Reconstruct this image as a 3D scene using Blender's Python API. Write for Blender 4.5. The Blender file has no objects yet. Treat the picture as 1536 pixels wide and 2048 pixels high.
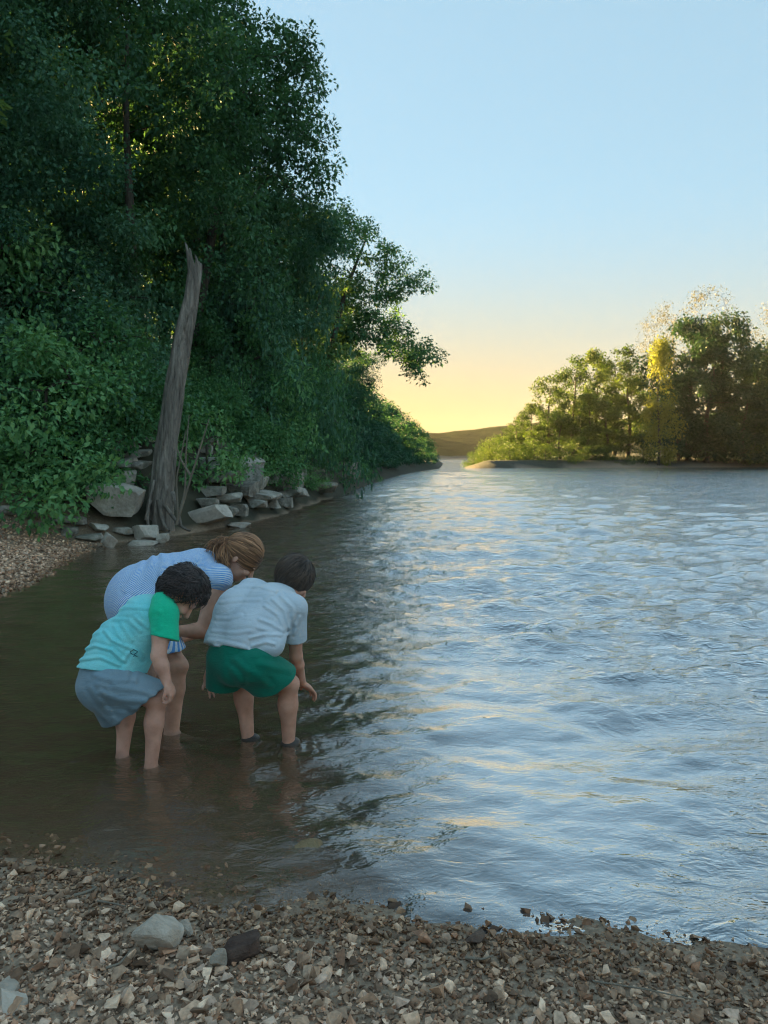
import bpy, bmesh, math, random
import numpy as np
from mathutils import Vector, Matrix

# ------------------------------------------------------------------ camera
sc = bpy.context.scene
COL = sc.collection
FPX = 1537.0; PITCH = math.radians(4.17); CH = 1.5        # focal length in full-size pixels, tilt, height above water
cam = bpy.data.cameras.new('camera'); cam_o = bpy.data.objects.new('camera', cam); COL.objects.link(cam_o); sc.camera = cam_o
cam.sensor_fit = 'VERTICAL'; cam.sensor_height = 36; cam.lens = FPX/2048*36
cam.clip_start = .05; cam.clip_end = 6000
cam_o.location = (0, 0, CH); cam_o.rotation_euler = (math.pi/2-PITCH, 0, 0)
cam.dof.use_dof = True; cam.dof.focus_distance = 3.1; cam.dof.aperture_fstop = 27.02/5.0

# ------------------------------------------------------------------ sky and sun
SAZ, SEL = -42.0, 6.0
w = bpy.data.worlds.new('World'); sc.world = w; w.use_nodes = True
N = w.node_tree.nodes; L = w.node_tree.links
def wnd(t, **k):
    o = N.new(t)
    for a, b in k.items(): setattr(o, a, b)
    return o
s = wnd('ShaderNodeTexSky', sky_type='NISHITA', sun_disc=False)
s.sun_elevation = math.radians(SEL); s.sun_rotation = math.radians(SAZ); s.air_density = 1; s.dust_density = .12; s.ozone_density = 4
sc1 = wnd('ShaderNodeVectorMath', operation='SCALE'); sc1.inputs['Scale'].default_value = .1
L.new(s.outputs[0], sc1.inputs[0])
g = wnd('ShaderNodeGamma'); g.inputs[1].default_value = .25; L.new(sc1.outputs[0], g.inputs[0])
tc = wnd('ShaderNodeTexCoord')
nrm = wnd('ShaderNodeVectorMath', operation='NORMALIZE'); L.new(tc.outputs['Generated'], nrm.inputs[0])
sep = wnd('ShaderNodeSeparateXYZ'); L.new(nrm.outputs[0], sep.inputs[0])
el = wnd('ShaderNodeMapRange', interpolation_type='SMOOTHERSTEP'); L.new(sep.outputs[2], el.inputs[0])
el.inputs[1].default_value = 0.0; el.inputs[2].default_value = .34; el.inputs[3].default_value = 1; el.inputs[4].default_value = 0
dt = wnd('ShaderNodeVectorMath', operation='DOT_PRODUCT'); L.new(nrm.outputs[0], dt.inputs[0])
dt.inputs[1].default_value = (math.sin(math.radians(SAZ)), math.cos(math.radians(SAZ)), 0)
az = wnd('ShaderNodeMapRange'); L.new(dt.outputs['Value'], az.inputs[0])
az.inputs[1].default_value = -.2; az.inputs[2].default_value = 1; az.inputs[3].default_value = .25; az.inputs[4].default_value = 1
f = wnd('ShaderNodeMath', operation='MULTIPLY'); L.new(el.outputs[0], f.inputs[0]); L.new(az.outputs[0], f.inputs[1])
mx = wnd('ShaderNodeMix', data_type='RGBA', blend_type='MULTIPLY'); L.new(f.outputs[0], mx.inputs['Factor']); L.new(g.outputs[0], mx.inputs['A']); mx.inputs['B'].default_value = (1.65, .76, .23, 1)
tint = wnd('ShaderNodeMix', data_type='RGBA', blend_type='MULTIPLY'); tint.inputs['Factor'].default_value = 1; L.new(mx.outputs['Result'], tint.inputs['A']); tint.inputs['B'].default_value = (1.50, 1.84, 1.93, 1)
L.new(tint.outputs['Result'], N['Background'].inputs[0]); N['Background'].inputs[1].default_value = .05

sun = bpy.data.lights.new('sun', 'SUN'); sun_o = bpy.data.objects.new('sun', sun); COL.objects.link(sun_o)
sun.energy = 5.0; sun.angle = math.radians(.6); sun.color = (1, .68, .25)
sd_ = Vector((math.sin(math.radians(SAZ))*math.cos(math.radians(SEL)), math.cos(math.radians(SAZ))*math.cos(math.radians(SEL)), math.sin(math.radians(SEL))))
sun_o.rotation_euler = sd_.to_track_quat('Z', 'Y').to_euler()

sc.view_settings.view_transform = 'Standard'; sc.view_settings.look = 'None'; sc.view_settings.exposure = 3.75; sc.view_settings.gamma = 1
cy = sc.cycles
cy.max_bounces = 7; cy.diffuse_bounces = 3; cy.glossy_bounces = 3; cy.transmission_bounces = 5; cy.transparent_max_bounces = 10; cy.volume_bounces = 0
cy.caustics_reflective = False; cy.caustics_refractive = False; cy.sample_clamp_indirect = 1
cy.use_denoising = True
try: cy.denoiser = 'OPENIMAGEDENOISE'
except Exception: pass
cy.filter_width = 1.05
cy.use_adaptive_sampling = True; cy.adaptive_threshold = .015

# ------------------------------------------------------------------ helpers
def ray(u, v):
    x = (u-768)/FPX; yv = (1024-v)/FPX; c, s_ = math.cos(PITCH), math.sin(PITCH)
    return np.array((x, c+yv*s_, -s_+yv*c))
def P(u, v, y):                       # point at depth y that the photograph shows at (u, v)
    d = ray(u, v); t = y/d[1]; return np.array((d[0]*t, y, CH+d[2]*t))
def G(u, v, z=0.):                    # point at height z
    d = ray(u, v); t = (z-CH)/d[2]; return np.array((d[0]*t, d[1]*t, z))
def proj(p):
    x, y, z = p[..., 0], p[..., 1], p[..., 2]-CH
    c, s_ = math.cos(PITCH), math.sin(PITCH)
    dep = y*c-z*s_; up = y*s_+z*c
    return 768+FPX*x/dep, 1024-FPX*up/dep

def tag(o, label=None, cat=None, group=None, kind=None):
    if label: o['label'] = label
    if cat: o['category'] = cat
    if group: o['group'] = group
    if kind: o['kind'] = kind
    return o
def link(name, me, parent=None, mat=None):
    o = bpy.data.objects.new(name, me); COL.objects.link(o)
    if parent is not None: o.parent = parent
    if mat is not None and me is not None and not me.materials: me.materials.append(mat)
    return o
def empty(name, loc=(0, 0, 0), rz=0, scale=(1, 1, 1)):
    o = bpy.data.objects.new(name, None); COL.objects.link(o); o.empty_display_size = .2
    o.location = loc; o.rotation_euler = (0, 0, rz); o.scale = scale
    return o
def copy_tree(o, parent=None):
    c = o.copy(); COL.objects.link(c); c.parent = parent
    for ch in [x for x in bpy.data.objects if x.parent == o]: copy_tree(ch, c)
    return c
def npmesh(name, verts, faces, smooth=False, attrs=None, cattrs=None):
    """verts n*3, faces: list of arrays (m*3 and/or m*4)"""
    me = bpy.data.meshes.new(name)
    if isinstance(faces, np.ndarray): faces = [faces]
    faces = [np.asarray(f_, dtype=np.int32) for f_ in faces if len(f_)]
    nv = len(verts); me.vertices.add(nv); me.vertices.foreach_set('co', np.asarray(verts, dtype=np.float32).ravel())
    loops = np.concatenate([f_.ravel() for f_ in faces]); tot = np.concatenate([np.full(len(f_), f_.shape[1], dtype=np.int32) for f_ in faces])
    start = np.concatenate(([0], np.cumsum(tot)[:-1])).astype(np.int32)
    me.loops.add(len(loops)); me.loops.foreach_set('vertex_index', loops)
    me.polygons.add(len(tot)); me.polygons.foreach_set('loop_start', start); me.polygons.foreach_set('loop_total', tot)
    me.polygons.foreach_set('use_smooth', np.full(len(tot), smooth, dtype=bool))
    for k, a in (attrs or {}).items():
        at = me.attributes.new(k, 'FLOAT', 'POINT'); at.data.foreach_set('value', np.asarray(a, dtype=np.float32))
    for k, a in (cattrs or {}).items():
        at = me.attributes.new(k, 'FLOAT_COLOR', 'POINT')
        a = np.concatenate([np.asarray(a, dtype=np.float32), np.ones((nv, 1), np.float32)], 1); at.data.foreach_set('color', a.ravel())
    me.update(calc_edges=True); me.validate()
    return me
def grid_faces(nr, nc, wrap=False):
    i = np.arange(nr-1)[:, None]; j = np.arange(nc if wrap else nc-1)[None, :]
    a = i*nc+j; b = i*nc+(j+1) % nc
    return np.stack([a, b, b+nc, a+nc], -1).reshape(-1, 4)
def tube(path, radii, n=7):
    path = np.asarray(path, float); radii = np.asarray(radii, float)
    t = np.gradient(path, axis=0); t /= np.linalg.norm(t, axis=1)[:, None]+1e-9
    ref = np.array((0, 0, 1.)) if abs(t[0][2]) < .9 else np.array((1., 0, 0))
    n1 = np.cross(t, ref); n1 /= np.linalg.norm(n1, axis=1)[:, None]+1e-9; n2 = np.cross(t, n1)
    a = np.arange(n)*2*math.pi/n
    v = path[:, None]+radii[:, None, None]*(np.cos(a)[None, :, None]*n1[:, None]+np.sin(a)[None, :, None]*n2[:, None])
    return v.reshape(-1, 3), grid_faces(len(path), n, True)
def merge(parts):
    vs, fs, k = [], [], 0
    for v, f_ in parts:
        vs.append(v); fs.append(f_+k); k += len(v)
    return np.concatenate(vs), np.concatenate(fs)
def fbm(p, seed=0, octaves=4, scale=1., rough=.5):
    """cheap smooth noise: sums of rotated sines, p n*3"""
    r = np.random.default_rng(seed); out = np.zeros(p.shape[:-1]); a = 1.; tot = 0
    for o in range(octaves):
        for k in range(3):
            d = r.normal(size=3); d /= np.linalg.norm(d); d2 = r.normal(size=3); d2 /= np.linalg.norm(d2)
            ph = r.uniform(0, 6.28, 2)
            out += a/3*np.sin(p@d*scale*6.28+ph[0]+1.7*np.sin(p@d2*scale*4.1+ph[1]))
        tot += a; a *= rough; scale *= 2.03
    return out/tot

class NT:
    """small helper round a material's node tree"""
    def __init__(self, name):
        self.m = bpy.data.materials.new(name); self.m.use_nodes = True
        self.t = self.m.node_tree; self.b = self.t.nodes['Principled BSDF']; self.out = self.t.nodes['Material Output']
        self.b.inputs['Specular IOR Level'].default_value = .3
    def n(self, kind, **k):
        o = self.t.nodes.new('ShaderNode'+kind)
        for a, v in k.items():
            if a.startswith('i_'): o.inputs[a[2:].replace('_', ' ')].default_value = v
            else: setattr(o, a, v)
        return o
    def l(self, a, b): self.t.links.new(a, b)
    def pos(self, obj=True, scale=(1, 1, 1)):
        tc_ = self.n('TexCoord') if obj else self.n('NewGeometry')
        mp = self.n('Mapping'); mp.inputs['Scale'].default_value = scale
        self.l(tc_.outputs['Object' if obj else 'Position'], mp.inputs['Vector']); return mp.outputs[0]
    def noise(self, vec, scale, detail=4, rough=.55, dist=0):
        o = self.n('TexNoise'); o.inputs['Scale'].default_value = scale; o.inputs['Detail'].default_value = detail
        o.inputs['Roughness'].default_value = rough; o.inputs['Distortion'].default_value = dist
        if vec is not None: self.l(vec, o.inputs['Vector'])
        return o.outputs['Fac']
    def ramp(self, fac, stops):
        o = self.n('ValToRGB'); e = o.color_ramp.elements
        while len(e) < len(stops): e.new(.5)
        for q, (p, c) in zip(e, stops): q.position = p; q.color = (*c, 1) if len(c) == 3 else c
        self.l(fac, o.inputs[0]); return o.outputs[0]
    def mix(self, fac, a, b, blend='MIX'):
        o = self.n('Mix', data_type='RGBA', blend_type=blend)
        for key, val in (('Factor', fac), ('A', a), ('B', b)):
            if isinstance(val, (int, float)): o.inputs[key].default_value = val
            elif isinstance(val, tuple): o.inputs[key].default_value = (*val, 1)
            else: self.l(val, o.inputs[key])
        return o.outputs['Result']
    def math(self, op, a, b=None):
        o = self.n('Math', operation=op)
        for k, val in enumerate((a, b)):
            if val is None: continue
            if isinstance(val, (int, float)): o.inputs[k].default_value = val
            else: self.l(val, o.inputs[k])
        return o.outputs[0]
    def rng(self, val, a, b, c=0., d=1.):
        o = self.n('MapRange', interpolation_type='SMOOTHSTEP'); self.l(val, o.inputs[0])
        for k, x in zip((1, 2, 3, 4), (a, b, c, d)): o.inputs[k].default_value = x
        return o.outputs[0]
    def bump(self, h, strength, dist):
        o = self.n('Bump'); o.inputs['Strength'].default_value = strength; o.inputs['Distance'].default_value = dist
        self.l(h, o.inputs['Height']); return o.outputs[0]
# ------------------------------------------------------------------ materials of the setting
def leaf_mat(name, lo, mid, hi, trans=.3):
    q = NT(name)
    at = q.n('Attribute', attribute_name='tint'); oi = q.n('ObjectInfo')
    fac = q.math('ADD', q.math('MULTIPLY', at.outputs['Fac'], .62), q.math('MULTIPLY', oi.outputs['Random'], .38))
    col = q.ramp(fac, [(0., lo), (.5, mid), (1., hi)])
    q.l(col, q.b.inputs['Base Color']); q.b.inputs['Roughness'].default_value = .55; q.b.inputs['Specular IOR Level'].default_value = .16
    tr = q.n('BsdfTranslucent'); q.l(q.mix(1., col, (1.25, 1.2, .55), 'MULTIPLY'), tr.inputs['Color'])
    ms = q.n('MixShader'); ms.inputs[0].default_value = trans
    q.l(q.b.outputs[0], ms.inputs[1]); q.l(tr.outputs[0], ms.inputs[2]); q.l(ms.outputs[0], q.out.inputs['Surface'])
    return q.m
M_LEAF = leaf_mat('leaf_green', (.026, .075, .04), (.085, .205, .095), (.22, .40, .17))
M_LEAF2 = leaf_mat('leaf_blue_green', (.02, .066, .045), (.055, .15, .092), (.13, .27, .16))
M_LEAF3 = leaf_mat('leaf_yellow_green', (.038, .085, .036), (.10, .19, .07), (.23, .34, .12))
M_LEAFS2 = leaf_mat('leaf_shrub_grey', (.045, .12, .075), (.10, .23, .14), (.21, .38, .22))
M_LEAFS = leaf_mat('leaf_shrub', (.04, .12, .055), (.12, .29, .12), (.30, .52, .21))
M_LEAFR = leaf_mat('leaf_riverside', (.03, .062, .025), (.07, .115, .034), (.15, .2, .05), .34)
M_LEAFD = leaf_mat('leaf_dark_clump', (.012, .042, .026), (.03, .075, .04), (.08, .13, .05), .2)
M_LEAFA = leaf_mat('leaf_airy', (.10, .10, .06), (.15, .145, .08), (.22, .2, .11), .2)
M_LEAFY = leaf_mat('leaf_sunlit_gold', (.14, .17, .05), (.2, .22, .06), (.28, .28, .08), .45)  # gold of the low sunlight put into the leaf colour
def bark_mat(name, c1, c2, sc_=6.):
    q = NT(name); p = q.pos(True, (sc_, sc_, sc_*.18))
    nz = q.noise(p, 1.6, 6, .65, 1.2)
    q.l(q.ramp(nz, [(.3, c1), (.7, c2)]), q.b.inputs['Base Color']); q.b.inputs['Roughness'].default_value = .9
    q.l(q.bump(nz, .8, .04), q.b.inputs['Normal']); return q.m
M_BARK = bark_mat('bark', (.035, .028, .022), (.11, .095, .075))
M_BARKP = bark_mat('pale_bark', (.16, .13, .1), (.3, .26, .2))
def dead_mat():
    q = NT('dead_wood'); p = q.pos(True, (7, 7, .9)); p2 = q.pos(True, (1.4, 1.4, .8))
    streak = q.noise(p, 2.2, 7, .7, .8); patch = q.noise(p2, 1.3, 3, .5)
    c = q.ramp(streak, [(.3, (.07, .058, .048)), (.5, (.29, .25, .21)), (.72, (.6, .54, .47))])
    c = q.mix(q.rng(patch, .45, .62), c, (.15, .13, .11), 'MIX')
    c2 = q.mix(.6, c, q.ramp(streak, [(.3, (.06, .05, .042)), (.75, (.5, .44, .37))]))
    q.l(c2, q.b.inputs['Base Color']); q.b.inputs['Roughness'].default_value = .85
    q.l(q.bump(streak, 1., .05), q.b.inputs['Normal']); return q.m
M_DEAD = dead_mat()
def rock_mat(name, c1, c2, c3, moss=0.):
    q = NT(name); p = q.pos(False); oi = q.n('ObjectInfo')
    n1 = q.noise(p, 2.2, 6, .6); n2 = q.noise(p, 18, 5, .65)
    f_ = q.math('ADD', q.math('MULTIPLY', n1, .7), q.math('MULTIPLY', n2, .45))
    f_ = q.math('ADD', f_, q.math('MULTIPLY', q.math('SUBTRACT', oi.outputs['Random'], .5), .22))
    c = q.ramp(f_, [(.38, c1), (.55, c2), (.78, c3)])
    if moss:
        n3 = q.noise(p, 3.1, 4); c = q.mix(q.math('MULTIPLY', q.rng(n3, .48, .66), moss), c, (.04, .06, .03))
    q.l(c, q.b.inputs['Base Color']); q.b.inputs['Roughness'].default_value = .85
    q.l(q.bump(f_, .7, .05), q.b.inputs['Normal']); return q.m
M_ROCK = rock_mat('limestone', (.12, .105, .085), (.32, .29, .245), (.6, .56, .49), .5)
M_ROCKB = rock_mat('blue_limestone', (.23, .19, .155), (.42, .37, .31), (.66, .6, .52))
M_ROCKG = rock_mat('pale_limestone', (.27, .22, .17), (.50, .42, .34), (.76, .66, .56))
M_ROCKR = rock_mat('brown_rock', (.06, .035, .026), (.13, .085, .065), (.22, .16, .12))
M_ROCKW = rock_mat('wet_rock', (.09, .058, .03), (.18, .125, .065), (.30, .22, .12))
def pebble_mat():
    q = NT('pebble'); at = q.n('Attribute', attribute_name='col'); p = q.pos(False)
    n2 = q.noise(p, 70, 4, .6)
    # stones in the water or just above it are wet: darker
    geo = q.n('NewGeometry'); sp = q.n('SeparateXYZ'); q.l(geo.outputs['Position'], sp.inputs[0])
    wet = q.rng(q.math('ADD', sp.outputs[2], q.math('MULTIPLY', q.noise(p, 5, 3), .03)), .03, .06, 1., 0.)
    c = q.mix(1., at.outputs['Color'], q.ramp(n2, [(.25, (.6, .58, .56)), (.7, (1.15, 1.13, 1.1))]), 'MULTIPLY')
    c = q.mix(wet, c, q.mix(1., c, (.58, .52, .45), 'MULTIPLY'))
    q.l(c, q.b.inputs['Base Color']); q.l(q.math('SUBTRACT', .85, q.math('MULTIPLY', wet, .5)), q.b.inputs['Roughness'])
    q.l(q.bump(n2, .35, .004), q.b.inputs['Normal']); return q.m
M_PEB = pebble_mat()
def ground_mat():
    q = NT('river_ground'); p = q.pos(False); geo = q.n('NewGeometry'); sp = q.n('SeparateXYZ'); q.l(geo.outputs['Position'], sp.inputs[0])
    n1 = q.noise(p, 1.3, 5, .6); n2 = q.noise(p, 38, 6, .7); n3 = q.noise(p, 9, 4, .6)
    grit = q.ramp(q.math('ADD', q.math('MULTIPLY', n2, .7), q.math('MULTIPLY', n3, .3)), [(.3, (.13, .085, .058)), (.5, (.31, .22, .15)), (.72, (.54, .41, .3))])
    mud = q.ramp(n3, [(.3, (.06, .045, .03)), (.7, (.125, .098, .068))])
    soil = q.ramp(n1, [(.3, (.03, .03, .02)), (.7, (.07, .065, .04))])
    c = q.mix(q.rng(sp.outputs[2], -.03, .01), mud, grit)
    lnd = q.n('Attribute', attribute_name='soil')
    c = q.mix(lnd.outputs['Fac'], c, soil)
    q.l(c, q.b.inputs['Base Color']); q.b.inputs['Roughness'].default_value = .9
    q.l(q.bump(n2, .6, .012), q.b.inputs['Normal']); return q.m
M_GROUND = ground_mat()

# ------------------------------------------------------------------ the river's outline and the ground
BND = []   # (x, y, beach slope, beach width, hill slope, hill length, underwater slope)
NEAR = (.075, 40, 0, 0, .078); LB = (.1, 2.2, .5, 48, .1); LK = (1.1, 1.3, .62, 52, .35); FB = (.4, 1.5, .45, 45, .3); FC = (.4, 1.5, .03, 20, .3); RB = (.3, 3., .02, 40, .15)  # LK and FB hills raised to block low sun; FC kept low to pass it
for u, v in ((2100, 1985), (1750, 1950), (1536, 1925), (1300, 1893), (1180, 1878), (1000, 1862), (900, 1836), (800, 1822), (640, 1808), (500, 1795), (380, 1782), (200, 1752), (60, 1722), (-60, 1700)):
    q_ = G(u, v); BND.append((q_[0], q_[1], *NEAR))
BND += [(-2.6, 3.0, *NEAR), (-3.6, 3.8, *NEAR), (-4.9, 5.2, *LB)]
for u, v, k in ((-60, 1215, LB), (0, 1192, LB), (90, 1150, LB), (150, 1108, LB), (215, 1088, LB), (290, 1078, LK), (380, 1066, LK), (470, 1052, LK), (560, 1030, LK), (640, 1003, LK), (700, 983, LK), (760, 962, FB), (810, 948, FB), (850, 941, FB), (878, 937.5, FB)):
    q_ = G(u, v); BND.append((q_[0], q_[1], *k))
BND += [(8.2, 110, *FC), (11.5, 150, *FC), (16, 220, *FC), (20, 330, *FC), (62, 330, *RB), (40, 230, *RB), (21, 160, *RB), (13, 118, *RB)]
for u, v in ((925, 936.5), (1000, 937), (1100, 936), (1300, 935), (1536, 934), (1800, 935)):
    q_ = G(u, v); BND.append((q_[0], q_[1], *RB))
BND += [(120, 70, *RB), (140, 0, *RB), (120, -60, *RB), (40, -40, *NEAR), (9, -3, *NEAR), (4.5, .6, *NEAR)]
BND = np.array(BND)
def bank(xy):
    """signed distance to the waterline (land positive) and blended profile parameters"""
    a = BND[:, :2]; b = np.roll(a, -1, 0); pa = BND[:, 2:]; pb = np.roll(pa, -1, 0)
    n_ = len(xy); dmin = np.full(n_, 1e9); inside = np.zeros(n_, bool); ws = np.zeros(n_); ps = np.zeros((n_, pa.shape[1]))
    for i in range(len(a)):
        e = b[i]-a[i]; q_ = xy-a[i]; t = np.clip((q_@e)/(e@e), 0, 1); d = np.hypot(*(q_-t[:, None]*e).T)
        dmin = np.minimum(dmin, d); wt = 1/(d+.25)**3*math.sqrt(np.hypot(*e)); ws += wt
        ps += wt[:, None]*(pa[i]+(pb[i]-pa[i])*t[:, None])
        cond = (a[i, 1] > xy[:, 1]) != (b[i, 1] > xy[:, 1])
        if abs(e[1]) > 1e-9:
            inside ^= cond & (xy[:, 0] < e[0]*(xy[:, 1]-a[i, 1])/e[1]+a[i, 0])
    return np.where(inside, -dmin, dmin), ps/ws[:, None]
def height(xy):
    xy = np.asarray(xy, float).reshape(-1, 2); sd, p = bank(xy); p3 = np.concatenate([xy, np.zeros((len(xy), 1))], 1)
    land = p[:, 0]*np.minimum(sd, p[:, 1])+p[:, 2]*np.clip(sd-p[:, 1], 0, p[:, 3])
    wat = np.maximum(p[:, 4]*sd, -1.6-.0*sd)
    near = np.exp(-((xy[:, 1]-2)/4)**2)
    z = np.where(sd > 0, land, wat)
    far = np.clip((np.abs(sd)-1.5)/6, 0, 1)
    z += .012*fbm(p3, 5, 3, .9)*np.clip(.35+np.abs(sd), 0, 1)+.004*fbm(p3, 6, 2, 4.)*near+far*.35*fbm(p3, 7, 3, .06)*(sd > 0)
    z += .02*fbm(p3, 8, 2, .35)*near*np.clip(sd*2, 0, 1)
    return z
def ground_z(x, y): return float(height(np.array([[x, y]]))[0])
def hit(u, v, y0=2., y1=140.):
    """where the line of sight through (u, v) meets the ground"""
    ys = np.geomspace(y0, y1, 700); d = ray(u, v); pts = np.stack([d[0]/d[1]*ys, ys, CH+d[2]/d[1]*ys], 1); below = pts[:, 2] < np.maximum(height(pts[:, :2]), 0)
    return pts[np.argmax(below)] if below.any() else pts[-1]
def axis(lo, hi, d0, grow, c=0.):
    out = [0.]; d = d0
    while out[-1] < hi-c: out.append(out[-1]+d); d = d0+grow*out[-1]
    neg = [0.]
    while neg[-1] < c-lo: neg.append(neg[-1]+d0+grow*neg[-1])
    return np.array([c-x for x in neg[:0:-1]]+[c+x for x in out])
gx = axis(-2500, 2500, .068, .036); gy = axis(-1200, 3000, .068, .036, 2.6)
XX, YY = np.meshgrid(gx, gy); xy = np.stack([XX.ravel(), YY.ravel()], 1)
zz = height(xy); sdg, prm = bank(xy)
soil = np.clip((sdg-prm[:, 1])/1.2, 0, 1)*np.clip((prm[:, 2]-.0)/.1, 0, 1); soil = np.maximum(soil, np.clip((prm[:, 0]-.3)/.4, 0, 1)*(sdg > 0))
soil = np.maximum(soil, np.clip((sdg-.5)/1.5, 0, 1)*(xy[:, 1] > 60))
soil = np.maximum(soil, np.clip((sdg+.6)/.5, 0, 1)*(xy[:, 1] > 28)*(xy[:, 0] < 24))
link('riverbank_ground', npmesh('ground', np.column_stack([xy, zz]), grid_faces(len(gy), len(gx)), True, {'soil': soil}), None, M_GROUND)
GROUND = bpy.data.objects['riverbank_ground']; tag(GROUND, kind='structure')

# ------------------------------------------------------------------ water
def wave_field(x, y):
    """surface height: a slack pool by the shore, an eddy line, and choppy current beyond it"""
    r = np.random.default_rng(11); z = np.zeros_like(x); dist = np.hypot(x, y)
    # eddy line runs from the far left bank toward the lower right
    e0 = G(860, 1190)[:2]; e1 = G(1420, 1470)[:2]; d = e1-e0; nrm_ = np.array((-d[1], d[0]))/np.hypot(*d)
    wob = .25*np.sin(1.1*x+.5)+.18*np.sin(2.7*x-1.)+.1*np.sin(6.1*x)
    s_ = ((x-e0[0])*nrm_[0]+(y-e0[1])*nrm_[1])+wob*(1+.05*dist)
    cur = 1/(1+np.exp(-s_/.35))                                    # 1 in the current
    cur *= 1/(1+np.exp(-(x+.2+.06*(y-5)+2.6*np.exp(-((y-16)/9)**2))/.5*1.))
    step = dist*.0052
    pool = np.clip((-x-.1)/1.2, 0, 1)*np.clip((9-y)/4, .25, 1)
    for lam, slope_c, slope_s, ang, spread, n_ in ((2.4, .04, .015, 1.9, .5, 5), (1.2, .095, .022, 1.8, .6, 8), (.65, .165, .042, 1.65, .7, 10), (.36, .2, .075, 1.6, .85, 11), (.2, .19, .075, 1.6, 1., 12), (.11, .12, .045, 1.6, 1.2, 10)):
        for k in range(n_):
            l_ = lam*math.exp(r.normal()*.18); a_ = ang+r.normal()*spread*.55; ph = r.uniform(0, 6.28)
            kx, ky = math.cos(a_)*6.283/l_, math.sin(a_)*6.283/l_
            warp = .6*np.sin(x*1.3/lam*.45+ph*2)+.6*np.sin(y*1.1/lam*.4+ph)
            amp = (slope_c*cur+slope_s*(1-cur)*(1-.55*pool))*l_/6.283*1.15/math.sqrt(n_)
            fade = np.clip(l_/(step*4)-.7, 0, 1)
            grp = .65+.6*np.sin(x*.9/lam+y*.35/lam+ph*3)*np.sin(y*.6/lam-x*.2+ph)
            z += amp*fade*grp*(2*(.5+.5*np.sin(kx*x+ky*y+ph+warp))**1.5-.8)*1.2
    # rings where the hand dips in and round the legs
    for (u, v, A, lam, R) in RINGS:
        c = G(u, v); rr = np.hypot(x-c[0], y-c[1])*(1+.18*np.sin(3*np.arctan2(y-c[1], x-c[0])+u)+.1*np.sin(7*np.arctan2(y-c[1], x-c[0])+v)); z += A*np.sin(rr/lam*6.283+.6)*np.exp(-(rr/R)**2)*np.clip(rr/.03, 0, 1)
    # broken chop where the hand stirs the water
    c = G(705, 1412); rr = np.hypot((x-c[0])/1.25, y-c[1]); m = rr < 1.; p3 = np.stack([x[m], y[m]*1.5, 0*x[m]], -1)
    z[m] += np.exp(-(rr[m]/.3)**2)*(.0045*fbm(p3, 71, 3, 6., .6))
    return z
RINGS = [(655, 1402, .0022, .085, .2), (745, 1440, .0014, .075, .14), (690, 1385, .0014, .06, .12), (300, 1538, .0014, .055, .15), (578, 1492, .0015, .055, .16), (497, 1482, .0014, .055, .15), (243, 1515, .0012, .055, .13), (345, 1462, .0014, .055, .15), (605, 1672, .0012, .06, .10), (470, 1565, .0008, .05, .07), (425, 1395, .0007, .04, .12)]
yr = [1.2]
while yr[-1] < 420: yr.append(yr[-1]*(1.0062 if yr[-1] < 70 else 1.02)+.002)
yr = np.array(yr); t_in = np.linspace(-.60, .60, 470); t_out = .60+np.cumsum(np.geomspace(.006, .5, 34))
tt = np.concatenate([-t_out[::-1], t_in, t_out]); WX = yr[:, None]*tt[None, :]; WY = np.repeat(yr[:, None], len(tt), 1)
wz = wave_field(WX.ravel(), WY.ravel()); nr, nc = WX.shape
top = np.column_stack([WX.ravel(), WY.ravel(), wz])
rim = np.concatenate([np.arange(nc), np.arange(1, nr)*nc+nc-1, (nr-1)*nc+np.arange(nc-2, -1, -1), np.arange(nr-2, 0, -1)*nc])
low = top[rim].copy(); low[:, 2] = -6; k0 = len(top); ctr = np.array([[0, 60., -6.]])
idx = np.arange(len(rim)); nx = np.roll(idx, -1)
side = np.stack([rim[idx], k0+idx, k0+nx, rim[nx]], -1); cap = np.stack([k0+nx, k0+idx, np.full(len(rim), k0+len(rim))], -1)
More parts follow.
